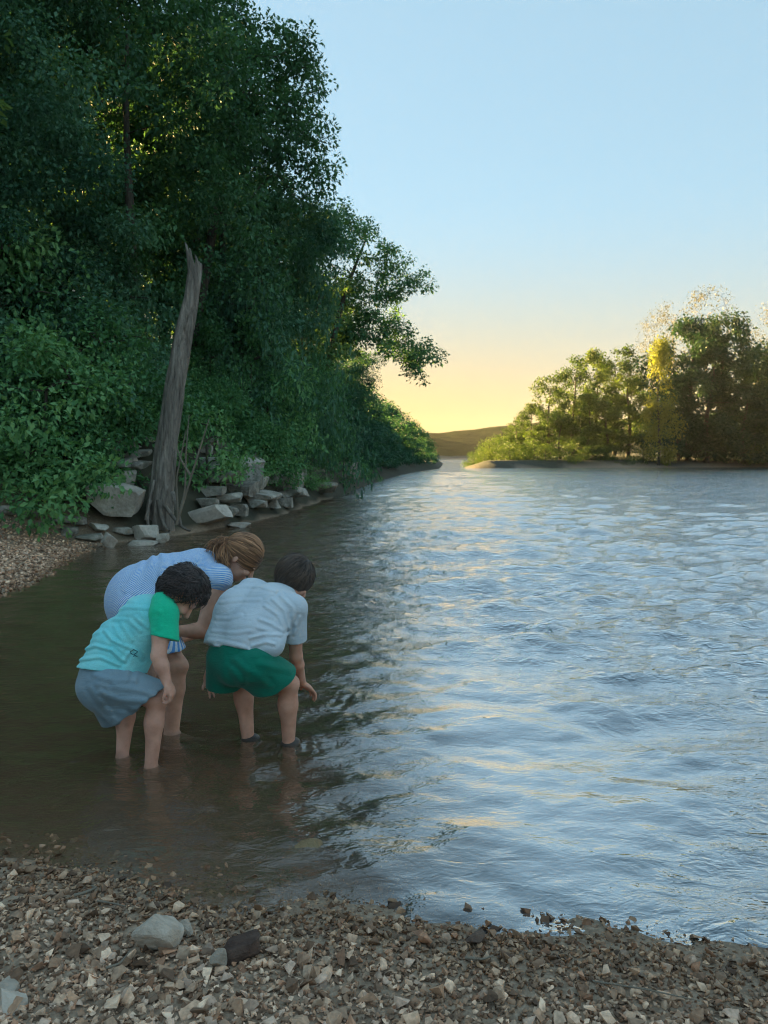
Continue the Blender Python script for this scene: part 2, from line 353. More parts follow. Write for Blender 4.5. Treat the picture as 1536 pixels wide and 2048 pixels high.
def water_mat():
    q = NT('river_water'); p = q.pos(False); geo = q.n('NewGeometry'); sp = q.n('SeparateXYZ'); q.l(geo.outputs['Position'], sp.inputs[0])
    # fine ripples: stronger out in the current
    pm = q.n('Mapping'); pm.inputs['Scale'].default_value = (1, 1.7, 1); q.l(geo.outputs['Position'], pm.inputs['Vector'])
    h1 = q.noise(pm.outputs[0], 7, 3, .6, .8); h2 = q.noise(pm.outputs[0], 1.9, 3, .5, .6); h3 = q.noise(pm.outputs[0], 30, 2, .5, .5)
    cur = q.rng(q.math('ADD', sp.outputs[1], q.math('MULTIPLY', sp.outputs[0], 1.4)), 4.5, 9.5)
    shore = q.rng(q.math('SUBTRACT', q.math('ADD', sp.outputs[0], q.math('MULTIPLY', h2, .6)), sp.outputs[1]), -1.75, -.9)
    amp = q.math('ADD', q.math('ADD', .13, q.math('MULTIPLY', cur, .55)), q.math('MULTIPLY', shore, .3))
    hh = q.math('MULTIPLY', q.math('ADD', q.math('ADD', q.math('MULTIPLY', h1, .75), q.math('MULTIPLY', h2, .9)), q.math('MULTIPLY', h3, .2)), amp)
    bm = q.n('Bump'); bm.inputs['Strength'].default_value = 1.; bm.inputs['Distance'].default_value = .07; q.l(hh, bm.inputs['Height'])
    lw = q.n('LayerWeight'); lw.inputs['Blend'].default_value = .5; q.l(bm.outputs[0], lw.inputs['Normal'])
    river = q.rng(q.math('ADD', q.math('ADD', sp.outputs[0], q.math('MULTIPLY', sp.outputs[1], .045)), q.math('MULTIPLY', h2, .5)), -.3, 1.1)
    fac = q.math('ADD', .02, q.math('MULTIPLY', q.math('POWER', lw.outputs['Facing'], q.math('SUBTRACT', 3.4, q.math('MULTIPLY', river, 2.45))), .96))
    gl = q.n('BsdfGlossy'); gl.inputs['Roughness'].default_value = .01; gl.inputs['Color'].default_value = (1, 1, 1, 1); q.l(bm.outputs[0], gl.inputs['Normal'])
    trn = q.n('BsdfTransparent')
    silt = q.n('BsdfDiffuse')
    q.l(q.mix(river, (.205, .12, .065), (.025, .06, .085)), silt.inputs['Color'])
    body = q.n('MixShader'); q.l(q.math('ADD', .52, q.math('MULTIPLY', river, .18)), body.inputs[0]); q.l(trn.outputs[0], body.inputs[1]); q.l(silt.outputs[0], body.inputs[2])
    ms = q.n('MixShader'); q.l(fac, ms.inputs[0]); q.l(body.outputs[0], ms.inputs[1]); q.l(gl.outputs[0], ms.inputs[2])
    q.l(ms.outputs[0], q.out.inputs['Surface'])
    va = q.n('VolumeAbsorption'); va.inputs['Color'].default_value = (.42, .3, .17, 1); va.inputs['Density'].default_value = 5.5
    q.l(va.outputs[0], q.out.inputs['Volume'])
    return q.m
M_WATER = water_mat()
wo = link('river_water', npmesh('water', np.concatenate([top, low, ctr]), [grid_faces(nr, nc), side, cap], True), None, M_WATER); tag(wo, kind='structure')

# ------------------------------------------------------------------ far hill
def hill():
    xs = np.linspace(-500, 700, 260); ys = np.linspace(330, 900, 60); X, Y = np.meshgrid(xs, ys)
    p3 = np.stack([X, Y, 0*X], -1)
    prof = np.clip((Y-330)/150, 0, 1); prof = prof*prof*(3-2*prof)
    ridge = 27+9*np.tanh((X-60)/60)+10*np.tanh((-20-X)/60)+3*fbm(p3, 3, 3, .006)
    Z = -1+prof*ridge+prof*.8*fbm(p3, 4, 2, .03)+prof*.5*np.abs(fbm(p3, 9, 2, .12))
    q = NT('wooded_hill'); n1 = q.noise(q.pos(False), .12, 5, .7)
    q.l(q.ramp(n1, [(.3, (.02, .03, .014)), (.7, (.045, .055, .024))]), q.b.inputs['Base Color']); q.b.inputs['Roughness'].default_value = 1
    q.l(q.bump(n1, 1., 2.), q.b.inputs['Normal']); q.b.inputs['Specular IOR Level'].default_value = 0.
    o = link('hill', npmesh('hill', np.stack([X, Y, Z], -1).reshape(-1, 3), grid_faces(60, 260), True), None, q.m); tag(o, kind='structure')
hill()
# ------------------------------------------------------------------ vegetation
def leaves(centers, radii, counts, length, rng, flat=.7, shell=.45, droop=.25, width=.3):
    idx = np.repeat(np.arange(len(centers)), counts); n = len(idx)
    d = rng.normal(size=(n, 3)); d /= np.linalg.norm(d, axis=1)[:, None]
    rr = rng.uniform(0, 1, n)**shell
    off = d*rr[:, None]*np.asarray(radii)[idx][:, None]; off[:, 2] *= flat
    base = np.asarray(centers)[idx]+off
    out = d*.8+rng.normal(size=(n, 3))*.7; out[:, 2] -= droop; out /= np.linalg.norm(out, axis=1)[:, None]
    up = rng.normal(size=(n, 3))*.55+np.array((0, 0, 1.))+d*.35
    sd = np.cross(out, up); sd /= np.linalg.norm(sd, axis=1)[:, None]+1e-9
    nn = np.cross(sd, out)
    Lh = length*rng.uniform(.6, 1.35, n)[:, None]; wd = Lh*width
    v = np.empty((n, 4, 3)); v[:, 0] = base; v[:, 1] = base+out*Lh*.45+sd*wd+nn*Lh*.06; v[:, 2] = base+out*Lh-np.array((0, 0, 1.))*Lh*.12; v[:, 3] = base+out*Lh*.45-sd*wd+nn*Lh*.06
    fc = np.arange(n*4).reshape(n, 4)
    ctint = rng.uniform(0, 1, len(centers))
    t = np.clip(.6*ctint[idx]+.4*rng.uniform(0, 1, n), 0, 1)
    return v.reshape(-1, 3), fc, np.repeat(t, 4)
def limb(a, b, r0, r1, rng, sag=.12, n=7, sides=5):
    t = np.linspace(0, 1, n)[:, None]; p = a+(b-a)*t; L_ = np.linalg.norm(b-a)
    p = p+np.sin(t*math.pi)*rng.normal(size=3)*L_*.07; p[:, 2] += np.sin(t[:, 0]*math.pi)*L_*sag
    return tube(p, r0+(r1-r0)*t[:, 0]**.8, sides)
def make_tree_meshes(name, H, spread, ncl, per, leaf, seed, trunk_r=.18, crown0=.25, lean=(0, 0), cr=(.7, 1.25), flat=.75, shape='round', centers=None, mleaf=None, mbark=None, limbs=40, shell=.45, droop=.25):
    rng = np.random.default_rng(seed)
    if centers is None:
        cs = []
        while len(cs) < ncl:
            h = rng.uniform(crown0, 1); k = (h-crown0)/(1-crown0)
            prof = {'round': math.sqrt(max(0, 1-(2*k-.85)**2/1.4)), 'column': .9*(1-k**3)+.05, 'dome': math.sqrt(max(0, 1-k*k))*.95+.05}[shape]
            a = rng.uniform(0, 6.283); q_ = math.sqrt(rng.uniform(.12, 1))*prof*spread
            q_ *= 1+.28*math.sin(3*a+seed)*math.sin(2.3*h*6+seed)
            cs.append((math.cos(a)*q_+lean[0]*h, math.sin(a)*q_+lean[1]*h, h*H*.97))
        centers = np.array(cs)
    centers = np.asarray(centers, float); n = len(centers)
    rad = rng.uniform(*cr, n); cnt = np.maximum(8, (per*(rad/np.mean(cr))**2*rng.uniform(.6, 1.3, n))).astype(int)
    v, fc, t = leaves(centers, rad, cnt, leaf, rng, flat, shell, droop)
    crown = npmesh(name+'_crown', v, fc, False, {'tint': t}); crown.materials.append(mleaf or M_LEAF)
    tz = np.linspace(0, H*.86, 12); tp = np.column_stack([lean[0]*(tz/H)**1.3+.12*np.sin(tz*.7+seed), lean[1]*(tz/H)**1.3+.12*np.cos(tz*.6+seed), tz-.3])
    parts = [tube(tp, trunk_r*(1-.85*(tz/(H*.86))**1.1)+.012, 8)]
    nodes = [tp[k] for k in range(3, 12)]; nrad = [trunk_r*.45*(1-k/13) for k in range(3, 12)]
    axd = np.array([np.min(np.linalg.norm(tp-c, axis=1)) for c in centers]); cnt_ = 0
    for i in np.argsort(axd):
        c = centers[i]; arr = np.array(nodes); dd = np.linalg.norm(arr-c, axis=1)+.6*np.maximum(0, arr[:, 2]-c[2]); k = int(np.argmin(dd))
        if cnt_ < limbs: parts.append(limb(arr[k], c, max(.014, nrad[k]*.7), max(.007, nrad[k]*.4), rng, .06))
        nodes.append(c); nrad.append(max(.012, nrad[k]*.55)); cnt_ += 1
    tv, tf = merge(parts)
    trunk = npmesh(name+'_trunk', tv, tf, True); trunk.materials.append(mbark or M_BARK)
    return trunk, crown
def plant_tree(name, meshes, loc, rz, scale, label, cat, group=None, parts=('trunk', 'crown')):
    r = empty(name, loc, rz, scale if hasattr(scale, '__len__') else (scale,)*3)
    for nm, me in zip(parts, meshes): link(nm, me, r)
    tag(r, label, cat, group); return r

rng = np.random.default_rng(21)
BANKT = [make_tree_meshes('bank_tree%d' % i, 12.5, 3.7+.4*i, 150, (300, 215, 130)[i], (.12, .15, .2)[i], 40+i, .2, .2, (.6*i-.6, .3), (.45, 1.1), .6, shell=.6, mleaf=(M_LEAF2, M_LEAF, M_LEAF3)[i]) for i in range(3)]
SHRUB = [make_tree_meshes('shrub%d' % i, 2.3, 1.25, 34, 130, .088, 60+i, .04, .06, (0, 0), (.3, .55), .8, 'dome', mleaf=(M_LEAFS, M_LEAFS2)[i % 2], limbs=24) for i in range(4)]
FARB = [make_tree_meshes('far_bank_tree%d' % i, 7.5, 3., 60, 130, .24, 80+i, .16, .03, (0, 0), (.5, 1.1), .85, 'dome', limbs=10, mleaf=M_LEAF2, shell=.6) for i in range(3)]

def on_ground(x, y, dz=0.): return (x, y, ground_z(x, y)+dz)
# the wooded hillside behind the left bank: trees one behind another up the slope
LT = [(-8.2, 15.5, .78), (-6.4, 19.5, .9), (-10.5, 12.8, .8), (-11.2, 18.5, 1.0), (-8.6, 23.5, 1.05), (-13.5, 15.2, 1.), (-5.0, 25.0, 1.05), (-14.5, 21.5, 1.1), (-11., 27., 1.1), (-7.2, 30.5, 1.05),
      (-17.5, 17.8, 1.05), (-4.6, 34., .95), (-10.0, 35., 1.1), (-16., 29., 1.15), (-6.3, 41., 1.0), (-3.6, 46., .85), (-20., 24., 1.15), (-12., 43., 1.1), (-14.5, 10.5, .9), (-18., 12.5, 1.0), (-6., 55., .95), (-12.8, 52., 1.1), (-17., 36., 1.15), (-22., 31., 1.15), (-25., 20., 1.1), (-25., 38., 1.15), (-30., 28., 1.15), (-21., 44., 1.15), (-17., 24.5, 1.1)]  # last trees of the list added behind to block leaking sun
for i, (x, y, k) in enumerate(LT):
    plant_tree('tree', BANKT[i % 3], on_ground(x, y, -.2), rng.uniform(0, 6.28), k*rng.uniform(.95, 1.08), ('tall fine leaved bluish green tree in the dense wood on the steep left bank', 'tall mid green tree in the dense wood on the steep left bank', 'tall large leaved yellowish green tree in the dense wood on the steep left bank')[i % 3], 'tree', ('bluish green trees of the left wood', 'mid green trees of the left wood', 'yellowish green trees of the left wood')[i % 3])

# the two trees whose crowns stand out against the sky over the water
def edge_tree(name, base, pts, yspan, seed, label, trunk_r, leaf, per, fill):
    r_ = np.random.default_rng(seed); cs = []
    for (u, v, y) in pts:
        cs.append(P(u+r_.normal()*8, v+r_.normal()*8, y+r_.uniform(-yspan, yspan)))
        for _ in range(2): cs.append(P(u+r_.normal()*16, v+r_.normal()*14, y+r_.uniform(-yspan, yspan)))
    for k in range(fill):
        a, b = r_.integers(0, len(pts), 2); q_ = .25+.5*r_.uniform(); pu = np.array(pts[a])*(1-q_)+np.array(pts[b])*q_
        cs.append(P(pu[0]-abs(r_.normal())*50, pu[1]+r_.normal()*14, pu[2]+r_.uniform(-1.6, 1.6)*yspan))
    b = np.array(on_ground(*base, -.2)); cs = np.array(cs)-b
    H = cs[:, 2].max()+.5; mid = cs.mean(0)
    ms = make_tree_meshes(name, H, 1, 0, per, leaf, seed, trunk_r, .2, (mid[0]*1.1, mid[1]*1.1), (.26, .66), .8, centers=cs, limbs=len(cs), shell=.6)
    return plant_tree('tree', ms, tuple(b), 0, 1, label, 'tree')
E1 = [(470, 10, 23), (520, 40, 23), (560, 60, 23), (600, 85, 23), (625, 105, 23), (590, 130, 23), (628, 150, 22.5), (560, 165, 23), (520, 120, 23), (600, 200, 22.5), (570, 225, 23), (620, 235, 23), (590, 265, 22.5), (625, 290, 23), (560, 300, 23), (600, 330, 22.5), (640, 345, 23), (585, 375, 23), (635, 372, 22.5), (540, 350, 23), (500, 210, 23), (460, 90, 24), (430, 40, 24), (440, 160, 24), (480, 300, 24), (520, 400, 24), (560, 420, 24), (450, 240, 24), (470, 380, 24), (410, 110, 25), (520, 270, 23), (545, 95, 24), (575, 480, 24), (480, 470, 24), (430, 330, 24), (600, 430, 25)]
edge_tree('edge_tree_a', (-6.0, 22.5), E1, .8, 5, 'tall tree at the water edge whose high crown juts against the blue sky', .2, .135, 100, 38)
E2 = [(640, 425, 36), (680, 432, 36), (715, 440, 36), (700, 480, 36), (735, 470, 36), (760, 505, 36), (720, 520, 36), (780, 510, 36), (760, 545, 36), (800, 530, 36), (825, 555, 36), (800, 565, 36), (835, 575, 36), (775, 580, 36), (740, 585, 36), (720, 620, 36), (755, 635, 36), (790, 650, 36), (770, 672, 36), (815, 665, 36), (840, 690, 36), (850, 705, 36), (825, 712, 36), (800, 700, 36), (830, 738, 36), (838, 755, 36), (790, 690, 36), (745, 670, 36), (710, 665, 36), (690, 560, 37), (670, 500, 37), (650, 600, 37), (690, 630, 37), (640, 520, 37), (660, 660, 38), (620, 580, 38), (680, 690, 38), (660, 560, 37)]
edge_tree('edge_tree_b', (-3.4, 35.5), E2, .8, 6, 'leaning riverside tree with drooping branch tips against the golden sky', .22, .15, 95, 34)

# lower, paler shrubs and climbers between the beach and the trees
SH = []
for k in range(52):
    u = rng.uniform(-40, 640); v = rng.uniform(540, 985); y = 13.5+ (max(u, 0)/640)**1.5*13+rng.uniform(-.8, 3.2)+max(0, (800-v)/300)*1.5
    SH.append((u, v, y))
for i, (u, v, y) in enumerate(SH):
    if abs(u-345+(v-900)*-.18) < 60 and y < 17.8: y = 18.2+rng.uniform(0, 1)
    if u > 380 and v > 820: continue
    if 160 < u < 300 and v > 900: continue
    p = P(u, v, y); z0 = ground_z(p[0], p[1]); k = rng.uniform(.6, 1.4)
    if p[2] < z0-.5: continue
    # rooted on the slope below; tall stems carry the foliage that far up
    zz_ = max(z0, p[2]-1.6*k)
    hgt = max(1., (zz_-z0)/2.3+1)
    plant_tree('shrub', SHRUB[i % 4], (p[0], p[1], z0-.15), rng.uniform(0, 6.28), (k*1.05, k*1.05, k*max(1., min(3.2, (p[2]-z0+.5)/2.3))), ('pale green leafy shrub growing on the left bank under the tall trees', 'grey green leafy shrub growing on the left bank under the tall trees')[i % 2], 'shrub', ('pale green shrubs of the left bank', 'grey green shrubs of the left bank')[i % 2])
# bank trees running away downstream on the left
FB_ = [(640, 14), (690, 14), (730, 14)]
tops = [(600, 690, 30), (640, 700, 34), (680, 705, 38), (700, 720, 43), (725, 722, 48), (745, 740, 54), (765, 758, 60), (785, 776, 66), (805, 794, 72), (825, 812, 79), (845, 830, 86), (858, 846, 92), (868, 862, 96), (660, 760, 32), (700, 790, 38), (740, 810, 46), (770, 830, 55), (800, 850, 64), (835, 866, 80), (620, 780, 28.5), (680, 830, 33)]
for i, (u, v, y) in enumerate(tops):
    p = P(u-6, v, y)
    px_, py_ = p[0]-1.2, y; z0 = ground_z(px_, py_); h = max(2., p[2]-z0)
    k = h/7.9
    plant_tree('tree', FARB[i % 3], (px_, py_, z0-.3), rng.uniform(0, 6.28), (k*.55+.45, k*.55+.45, k), 'rounded tree on the left bank receding downstream', 'tree', 'trees along the left bank downstream')

# right bank
RT = [make_tree_meshes('right_tree%d' % i, 10., 3.2, 58, 115, .25, 100+i, .2, .1, (.3, 0), (.42, .92), .85, 'round', shell=.7, mleaf=M_LEAFR, limbs=30) for i in range(3)]
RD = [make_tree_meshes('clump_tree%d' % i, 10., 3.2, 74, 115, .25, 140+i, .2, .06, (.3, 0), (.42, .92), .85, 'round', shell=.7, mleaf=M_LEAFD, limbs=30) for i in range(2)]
RC = make_tree_meshes('right_column', 10., 1.6, 60, 130, .2, 110, .14, .02, (0, 0), (.5, .9), .9, 'column', mleaf=M_LEAFY, limbs=12)
RS = [make_tree_meshes('sparse_tree%d' % i, 10., 3.4, 70, 34, .13, 120+i, .13, .35, (0, 0), (.5, .9), .8, 'round', mleaf=M_LEAFA, mbark=M_BARKP, limbs=60) for i in range(2)]
RBUSH = [make_tree_meshes('bank_bush%d' % i, 2.4, 1.9, 20, 70, .16, 130+i, .05, .02, (0, 0), (.4, .75), .8, 'dome', mleaf=M_LEAFR, limbs=6) for i in range(2)]
def right_tree(name, meshes, u, vtop, y, wpx, H, hw, label, group):
    p = P(u, vtop, y); z0 = ground_z(p[0], y); h = p[2]-z0; ppm = FPX/y; k = wpx/ppm/2/hw
    return plant_tree(name, meshes, (p[0], y, z0-.2), rng.uniform(0, 6.28), (k, k, h/H), label, 'tree', group)
GR = 'trees on the opposite bank'
for i, (u, v, y, wpx) in enumerate([(985, 893, 126, 50), (1012, 872, 122, 60), (1035, 835, 118, 75), (1062, 800, 114, 85), (1100, 738, 112, 120), (1150, 705, 115, 130), (1195, 690, 118, 130), (1235, 678, 121, 130), (1260, 720, 116, 150), (1180, 780, 110, 130), (1120, 830, 109, 110), (1215, 800, 109, 130)]):
    right_tree('tree', RT[i % 3], u, v, y, wpx, 10.4, 3.4, 'golden edged tree in the row stepping down to the far bend of the river', 'trees stepping down to the river bend')
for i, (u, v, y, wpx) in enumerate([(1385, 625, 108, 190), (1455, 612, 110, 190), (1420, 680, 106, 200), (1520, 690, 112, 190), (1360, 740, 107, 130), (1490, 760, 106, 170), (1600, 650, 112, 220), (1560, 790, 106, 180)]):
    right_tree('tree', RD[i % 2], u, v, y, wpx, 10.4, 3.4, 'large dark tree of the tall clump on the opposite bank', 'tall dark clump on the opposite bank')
right_tree('tree', RC, 1322, 655, 101.5, 72, 10.4, 1.7, 'narrow vine covered tree glowing yellow beside the tall dark clump', None)
for i, (u, v, y, wpx) in enumerate([(1350, 572, 128, 150), (1420, 556, 130, 170), (1310, 600, 126, 100), (1550, 590, 130, 140)]):
    right_tree('tree', RS[i % 2], u, v, y, wpx, 10.4, 3.5, 'thin airy pale tree rising above the dark clump', 'airy trees above the dark clump')
for i in range(30):
    u = rng.uniform(925, 1560); y = rng.uniform(100, 108); p = P(u, 935, y); z0 = ground_z(p[0], y); k = rng.uniform(.6, 1.25)*(1 if u > 1000 else .9)
    sdv, _ = bank(np.array([[p[0], y]]))
    if sdv[0] < .8: continue
    plant_tree('bush', RBUSH[i % 2], (p[0], y, z0-.1), rng.uniform(0, 6.28), k, 'low bush on the opposite bank at the foot of the trees', 'bush', 'bushes along the opposite bank')
for i in range(12):
    u = 932+i*8; y = 112+i*1.3; p = P(u, 935, y); k = .75+.12*i*rng.uniform(.6, 1.1)
    plant_tree('bush', RBUSH[i % 2], (p[0]+1, y, ground_z(p[0], y)-.2), rng.uniform(0, 6.28), (k, k, k*1.1), 'sunlit bush on the point where the river bends away', 'bush', 'bushes on the river bend')

# ------------------------------------------------------------------ dead trunk
def dead_trunk():
    ctrl = [(318, 1062, 30), (322, 1010, 31), (327, 950, 29), (333, 890, 27.5), (343, 820, 26), (352, 760, 24.5), (362, 700, 23.5), (374, 640, 22), (384, 590, 19), (390, 545, 17.5), (391, 530, 17)]
    Y0 = float(hit(318, 1056, 8.)[1])+.15; pts = np.array([P(u, v, Y0+.0*i) for i, (u, v, r_) in enumerate(ctrl)]); rr = .79*np.array([c[2] for c in ctrl])/(FPX/Y0)
    pts[0][2] = ground_z(pts[0][0], pts[0][1])-.3
    n = 90; ti = np.linspace(0, len(ctrl)-1, n); path = np.column_stack([np.interp(ti, np.arange(len(ctrl)), pts[:, k]) for k in range(3)]); rad = np.interp(ti, np.arange(len(ctrl)), rr)
    for _ in range(4): path[1:-1] = (path[:-2]+2*path[1:-1]+path[2:])/4
    rad = rad*(.93+.28*np.exp(-ti*1.6))
    m = 40; a = np.arange(m)*2*math.pi/m; base = path[0].copy()
    A, T = np.meshgrid(a, ti)
    ca = np.stack([np.cos(A), np.sin(A), T*.0], -1)
    ridges = .07*np.sin(7*A+1.2*np.sin(T*1.3)+.6*T)+.05*np.sin(13*A-1.1*T)+.03*np.sin(19*A+.7*T)+.10*fbm(np.stack([np.cos(A)*1.5, np.sin(A)*1.5, T*.55], -1), 3, 3, .7)
    v = path[:, None, :]+rad[:, None, None]*(1+ridges)[..., None]*ca
    # splintered top: two taller splinters on the left, a notch between them
    ang = np.degrees(A[-1]) % 360
    jag = .04*np.sin(5*A[-1])+.05*np.sin(11*A[-1]+1)
    for c, wd, hh in ((195, 20, .42), (255, 12, .34), (300, 22, .1), (20, 40, .0), (226, 12, -.3), (150, 14, -.1)):
        dd = np.minimum(np.abs(ang-c), 360-np.abs(ang-c)); jag += hh*np.exp(-(dd/wd)**2)
    kk = np.clip((np.arange(n)-(n-9))/8, 0, 1)[:, None]
    v[..., 2] += kk*jag[None]
    v[..., 0] -= kk*np.maximum(jag, 0)[None]*.18
    inner = path[-1]+(v[-1]-path[-1])*.72; inner[:, 2] = v[-1][:, 2]-.06; deep = path[-8]+(v[-8]-path[-8])*.3
    allv = np.concatenate([v.reshape(-1, 3), inner, deep]); fc = grid_faces(n+2, m, True)
    r = empty('dead_tree', tuple(base)); tag(r, 'leaning dead grey trunk with a splintered top and no branches', 'dead tree')
    link('trunk', npmesh('dead_trunk', allv-base, fc, True), r, M_DEAD)
    rg = np.random.default_rng(4)
    for (u0, v0, u1, v1, r0) in ((300, 1000, 296, 1052, .05), (345, 985, 362, 1050, .05), (318, 1000, 338, 1062, .06), (308, 960, 290, 1040, .035), (330, 1010, 380, 1062, .04)):
        b_, c_ = P(u0, v0, Y0-.25)-base, P(u1, v1, Y0-.45)-base
        link('root', npmesh('root', *limb(b_, c_, r0, r0*.5, rg, -.05, 8, 6), True), r, M_DEAD)
    # thin bare saplings leaning beside it
    for (path_) in ([(352, 1050), (370, 985), (372, 900), (378, 830)], [(352, 1050), (380, 960), (405, 880), (418, 838)], [(380, 950), (362, 920), (352, 890)], [(356, 1040), (352, 960), (372, 860)]):
        pp = np.array([P(u, v_, Y0-.5) for u, v_ in path_]); q_ = np.linspace(0, len(pp)-1, 12); pp = np.column_stack([np.interp(q_, np.arange(len(pp)), pp[:, k]) for k in range(3)])
        b0 = pp[0].copy(); tv, tf = tube(pp-b0, np.linspace(.028, .008, 12), 5)
        o = link('bare_sapling', npmesh('bare_sapling', tv, tf, True), None, M_BARKP); o.location = b0
        tag(o, 'thin bare sapling stem leaning beside the dead trunk', 'sapling', 'bare stems beside the dead trunk')
dead_trunk()

# ------------------------------------------------------------------ rocks
def rock_verts(seed, sub=3, planes=10, blocky=0., rough=.02):
    r_ = np.random.default_rng(seed); bm = bmesh.new(); bmesh.ops.create_icosphere(bm, subdivisions=sub, radius=1.)
    v = np.array([x.co[:] for x in bm.verts]); fc = np.array([[x.index for x in f_.verts] for f_ in bm.faces]); bm.free()
    v *= 1.25
    ns = r_.normal(size=(planes, 3)); ds = r_.uniform(.45, .75, planes)
    if blocky:
        ax = np.array([(1, 0, 0), (-1, 0, 0), (0, 1, 0), (0, -1, 0), (0, 0, 1), (0, 0, -1)], float)+r_.normal(size=(6, 3))*.12
        ns = np.concatenate([ax, ns]); ds = np.concatenate([r_.uniform(.58, .7, 6), ds*1.15])
    for n_, d in zip(ns, ds):
        n_ = n_/np.linalg.norm(n_); v -= np.maximum(0, v@n_-d)[:, None]*n_
    v += v*(rough*fbm(v, seed, 4, .8, .6))[:, None]
    return v/np.abs(v).max(0), fc
def rock(name, c, size, seed, mat_, label=None, cat=None, group=None, parent=None, rz=0., blocky=1., tilt=(0, 0), planes=9, rough=.03, sub=3):
    v, fc = rock_verts(seed, sub, planes, blocky, rough); v = v*np.array(size)/2
    o = link(name, npmesh(name, v, fc, False), parent, mat_); o.location = c; o.rotation_euler = (tilt[0], tilt[1], rz)
    if label: tag(o, label, cat, group)
    return o
def rpx(name, u, v, y, wpx, hpx, seed, mat_, label, cat='rock', depth=.8, group=None, parent=None, rz=0., blocky=1., tilt=(0, 0), off=(0, 0, 0), **k):
    if y is None: y = hit(u, v+hpx*.42, 6.)[1]
    c = P(u, v, y)-np.array(off); m = y/FPX
    return rock(name, tuple(c), (wpx*m, wpx*m*depth, hpx*m), seed, mat_, label, cat, group, parent, rz, blocky, tilt, **k)
rpx('boulder', 232, 998, None, 112, 66, 1, M_ROCKB, 'large flat topped grey boulder left of the dead trunk', depth=.8, rz=.15, tilt=(.15, .05))
rpx('rock', 243, 958, None, 62, 38, 2, M_ROCKB, 'flat grey rock resting behind the large boulder', rz=.3, tilt=(.2, 0))
rpx('rock', 294, 1066, None, 50, 34, 3, M_ROCKB, 'square pale rock standing in shallow water by the trunk', rz=.5)
rpx('rock', 217, 1083, None, 36, 30, 4, M_ROCKB, 'small tilted grey rock at the end of the gravel beach', rz=.9, tilt=(.3, .5))
rpx('rock', 325, 1078, None, 26, 22, 5, M_ROCKB, 'small bluish rock touching the square pale rock', rz=.2)
rpx('rock_slab', 285, 1085, None, 60, 10, 6, M_ROCKB, 'thin slab lying just under the square pale rock', rz=.1)
rpx('rock_slab', 410, 1034, None, 100, 34, 7, M_ROCKB, 'long sloping slab over the dark water right of the trunk', depth=.6, rz=-.25, tilt=(-.1, -.28))
rpx('rock_slab', 478, 1050, None, 48, 11, 8, M_ROCKB, 'flat pale slab lying at water level', depth=.7, rz=-.1)
for i, (u, v, wpx, hpx) in enumerate([(180, 1075, 60, 16), (140, 1062, 50, 18), (120, 1040, 44, 18), (90, 1050, 40, 14), (200, 1055, 44, 20), (160, 1040, 36, 18), (60, 1030, 46, 18), (20, 1020, 50, 22), (250, 1062, 40, 16)]):
    rpx('rock', u, v, None, wpx, hpx, 20+i, M_ROCK, 'brown grey rock at the back edge of the gravel beach', group='rocks behind the gravel beach', rz=rng.uniform(0, 3))
# layered limestone ledge to the right of the trunk: each block its own piece
LEDGE = empty('rock_ledge', tuple(G(470, 1045))); tag(LEDGE, 'low layered limestone ledge along the water right of the dead trunk', 'rock ledge'); LL = np.array(LEDGE.location)
spec = []
for v0, u0, u1, hp in ((858, 395, 470, 16), (880, 392, 520, 20), (902, 400, 570, 20), (925, 396, 620, 22), (950, 400, 650, 26), (976, 408, 672, 26), (1000, 400, 660, 22), (1022, 392, 560, 18)):
    u = u0
    while u < u1:
        wb = rng.uniform(26, 76)*(1-.25*(u-400)/300); vv_ = v0-max(0, u-470)*.03-(u-400)*(.0 if v0 < 960 else .1)
        if rng.uniform() > .13: spec.append((u+wb/2, vv_+rng.normal()*3, wb*1.06, hp*rng.uniform(.75, 1.2)))
        u += wb
spec += [(498, 958, 60, 44), (545, 955, 62, 32), (580, 960, 46, 30), (445, 805, 34, 50), (440, 840, 38, 34), (280, 905, 44, 14), (255, 890, 40, 12), (290, 880, 36, 12), (240, 925, 46, 14), (270, 930, 44, 16), (215, 905, 40, 12)]
for i, (u, v, wpx, hpx) in enumerate(spec):
    h_ = hit(u, v, 12.); y = h_[1]-rng.uniform(.25, .55)
    k = 1.
    o = rpx('stone', u, v, y, wpx*1.22*k, hpx*1.3*k, 200+i % 24, M_ROCK, None, depth=rng.uniform(.8, 1.2), parent=LEDGE, rz=rng.uniform(-.15, .15)-.12, off=LL, tilt=(rng.uniform(-.06, .06), rng.uniform(-.06, .06)), planes=5)
# ivy and brush hanging over the ledge and the slope above it
IVY = [make_tree_meshes('ledge_brush%d' % i, 1.0, .8, 16, 110, .07, 300+i, .02, .0, (0, 0), (.18, .36), .7, 'dome', mleaf=M_LEAFS, limbs=8) for i in range(3)]
for i in range(150):
    u = rng.uniform(-10, 760); v = rng.uniform(790, 1000)-max(0, u-380)*.1
    if u < 380 and (v > 985 or 165 < u < 345 and v > 900) or 285 < u < 365 and v > 830: continue
    if 400 < u < 640 and v > 850 and rng.uniform() < .5: continue
    h_ = hit(u, v, 9.)
    if h_[1] > 60: continue
    k = rng.uniform(.8, 1.5)
    plant_tree('brush', IVY[i % 3], (h_[0], h_[1], ground_z(h_[0], h_[1])-.08), rng.uniform(0, 6.28), (k, k, k*rng.uniform(.7, 1.2)), 'low leafy brush clinging to the slope above the rock ledge', 'brush', 'low brush on the left bank slope')

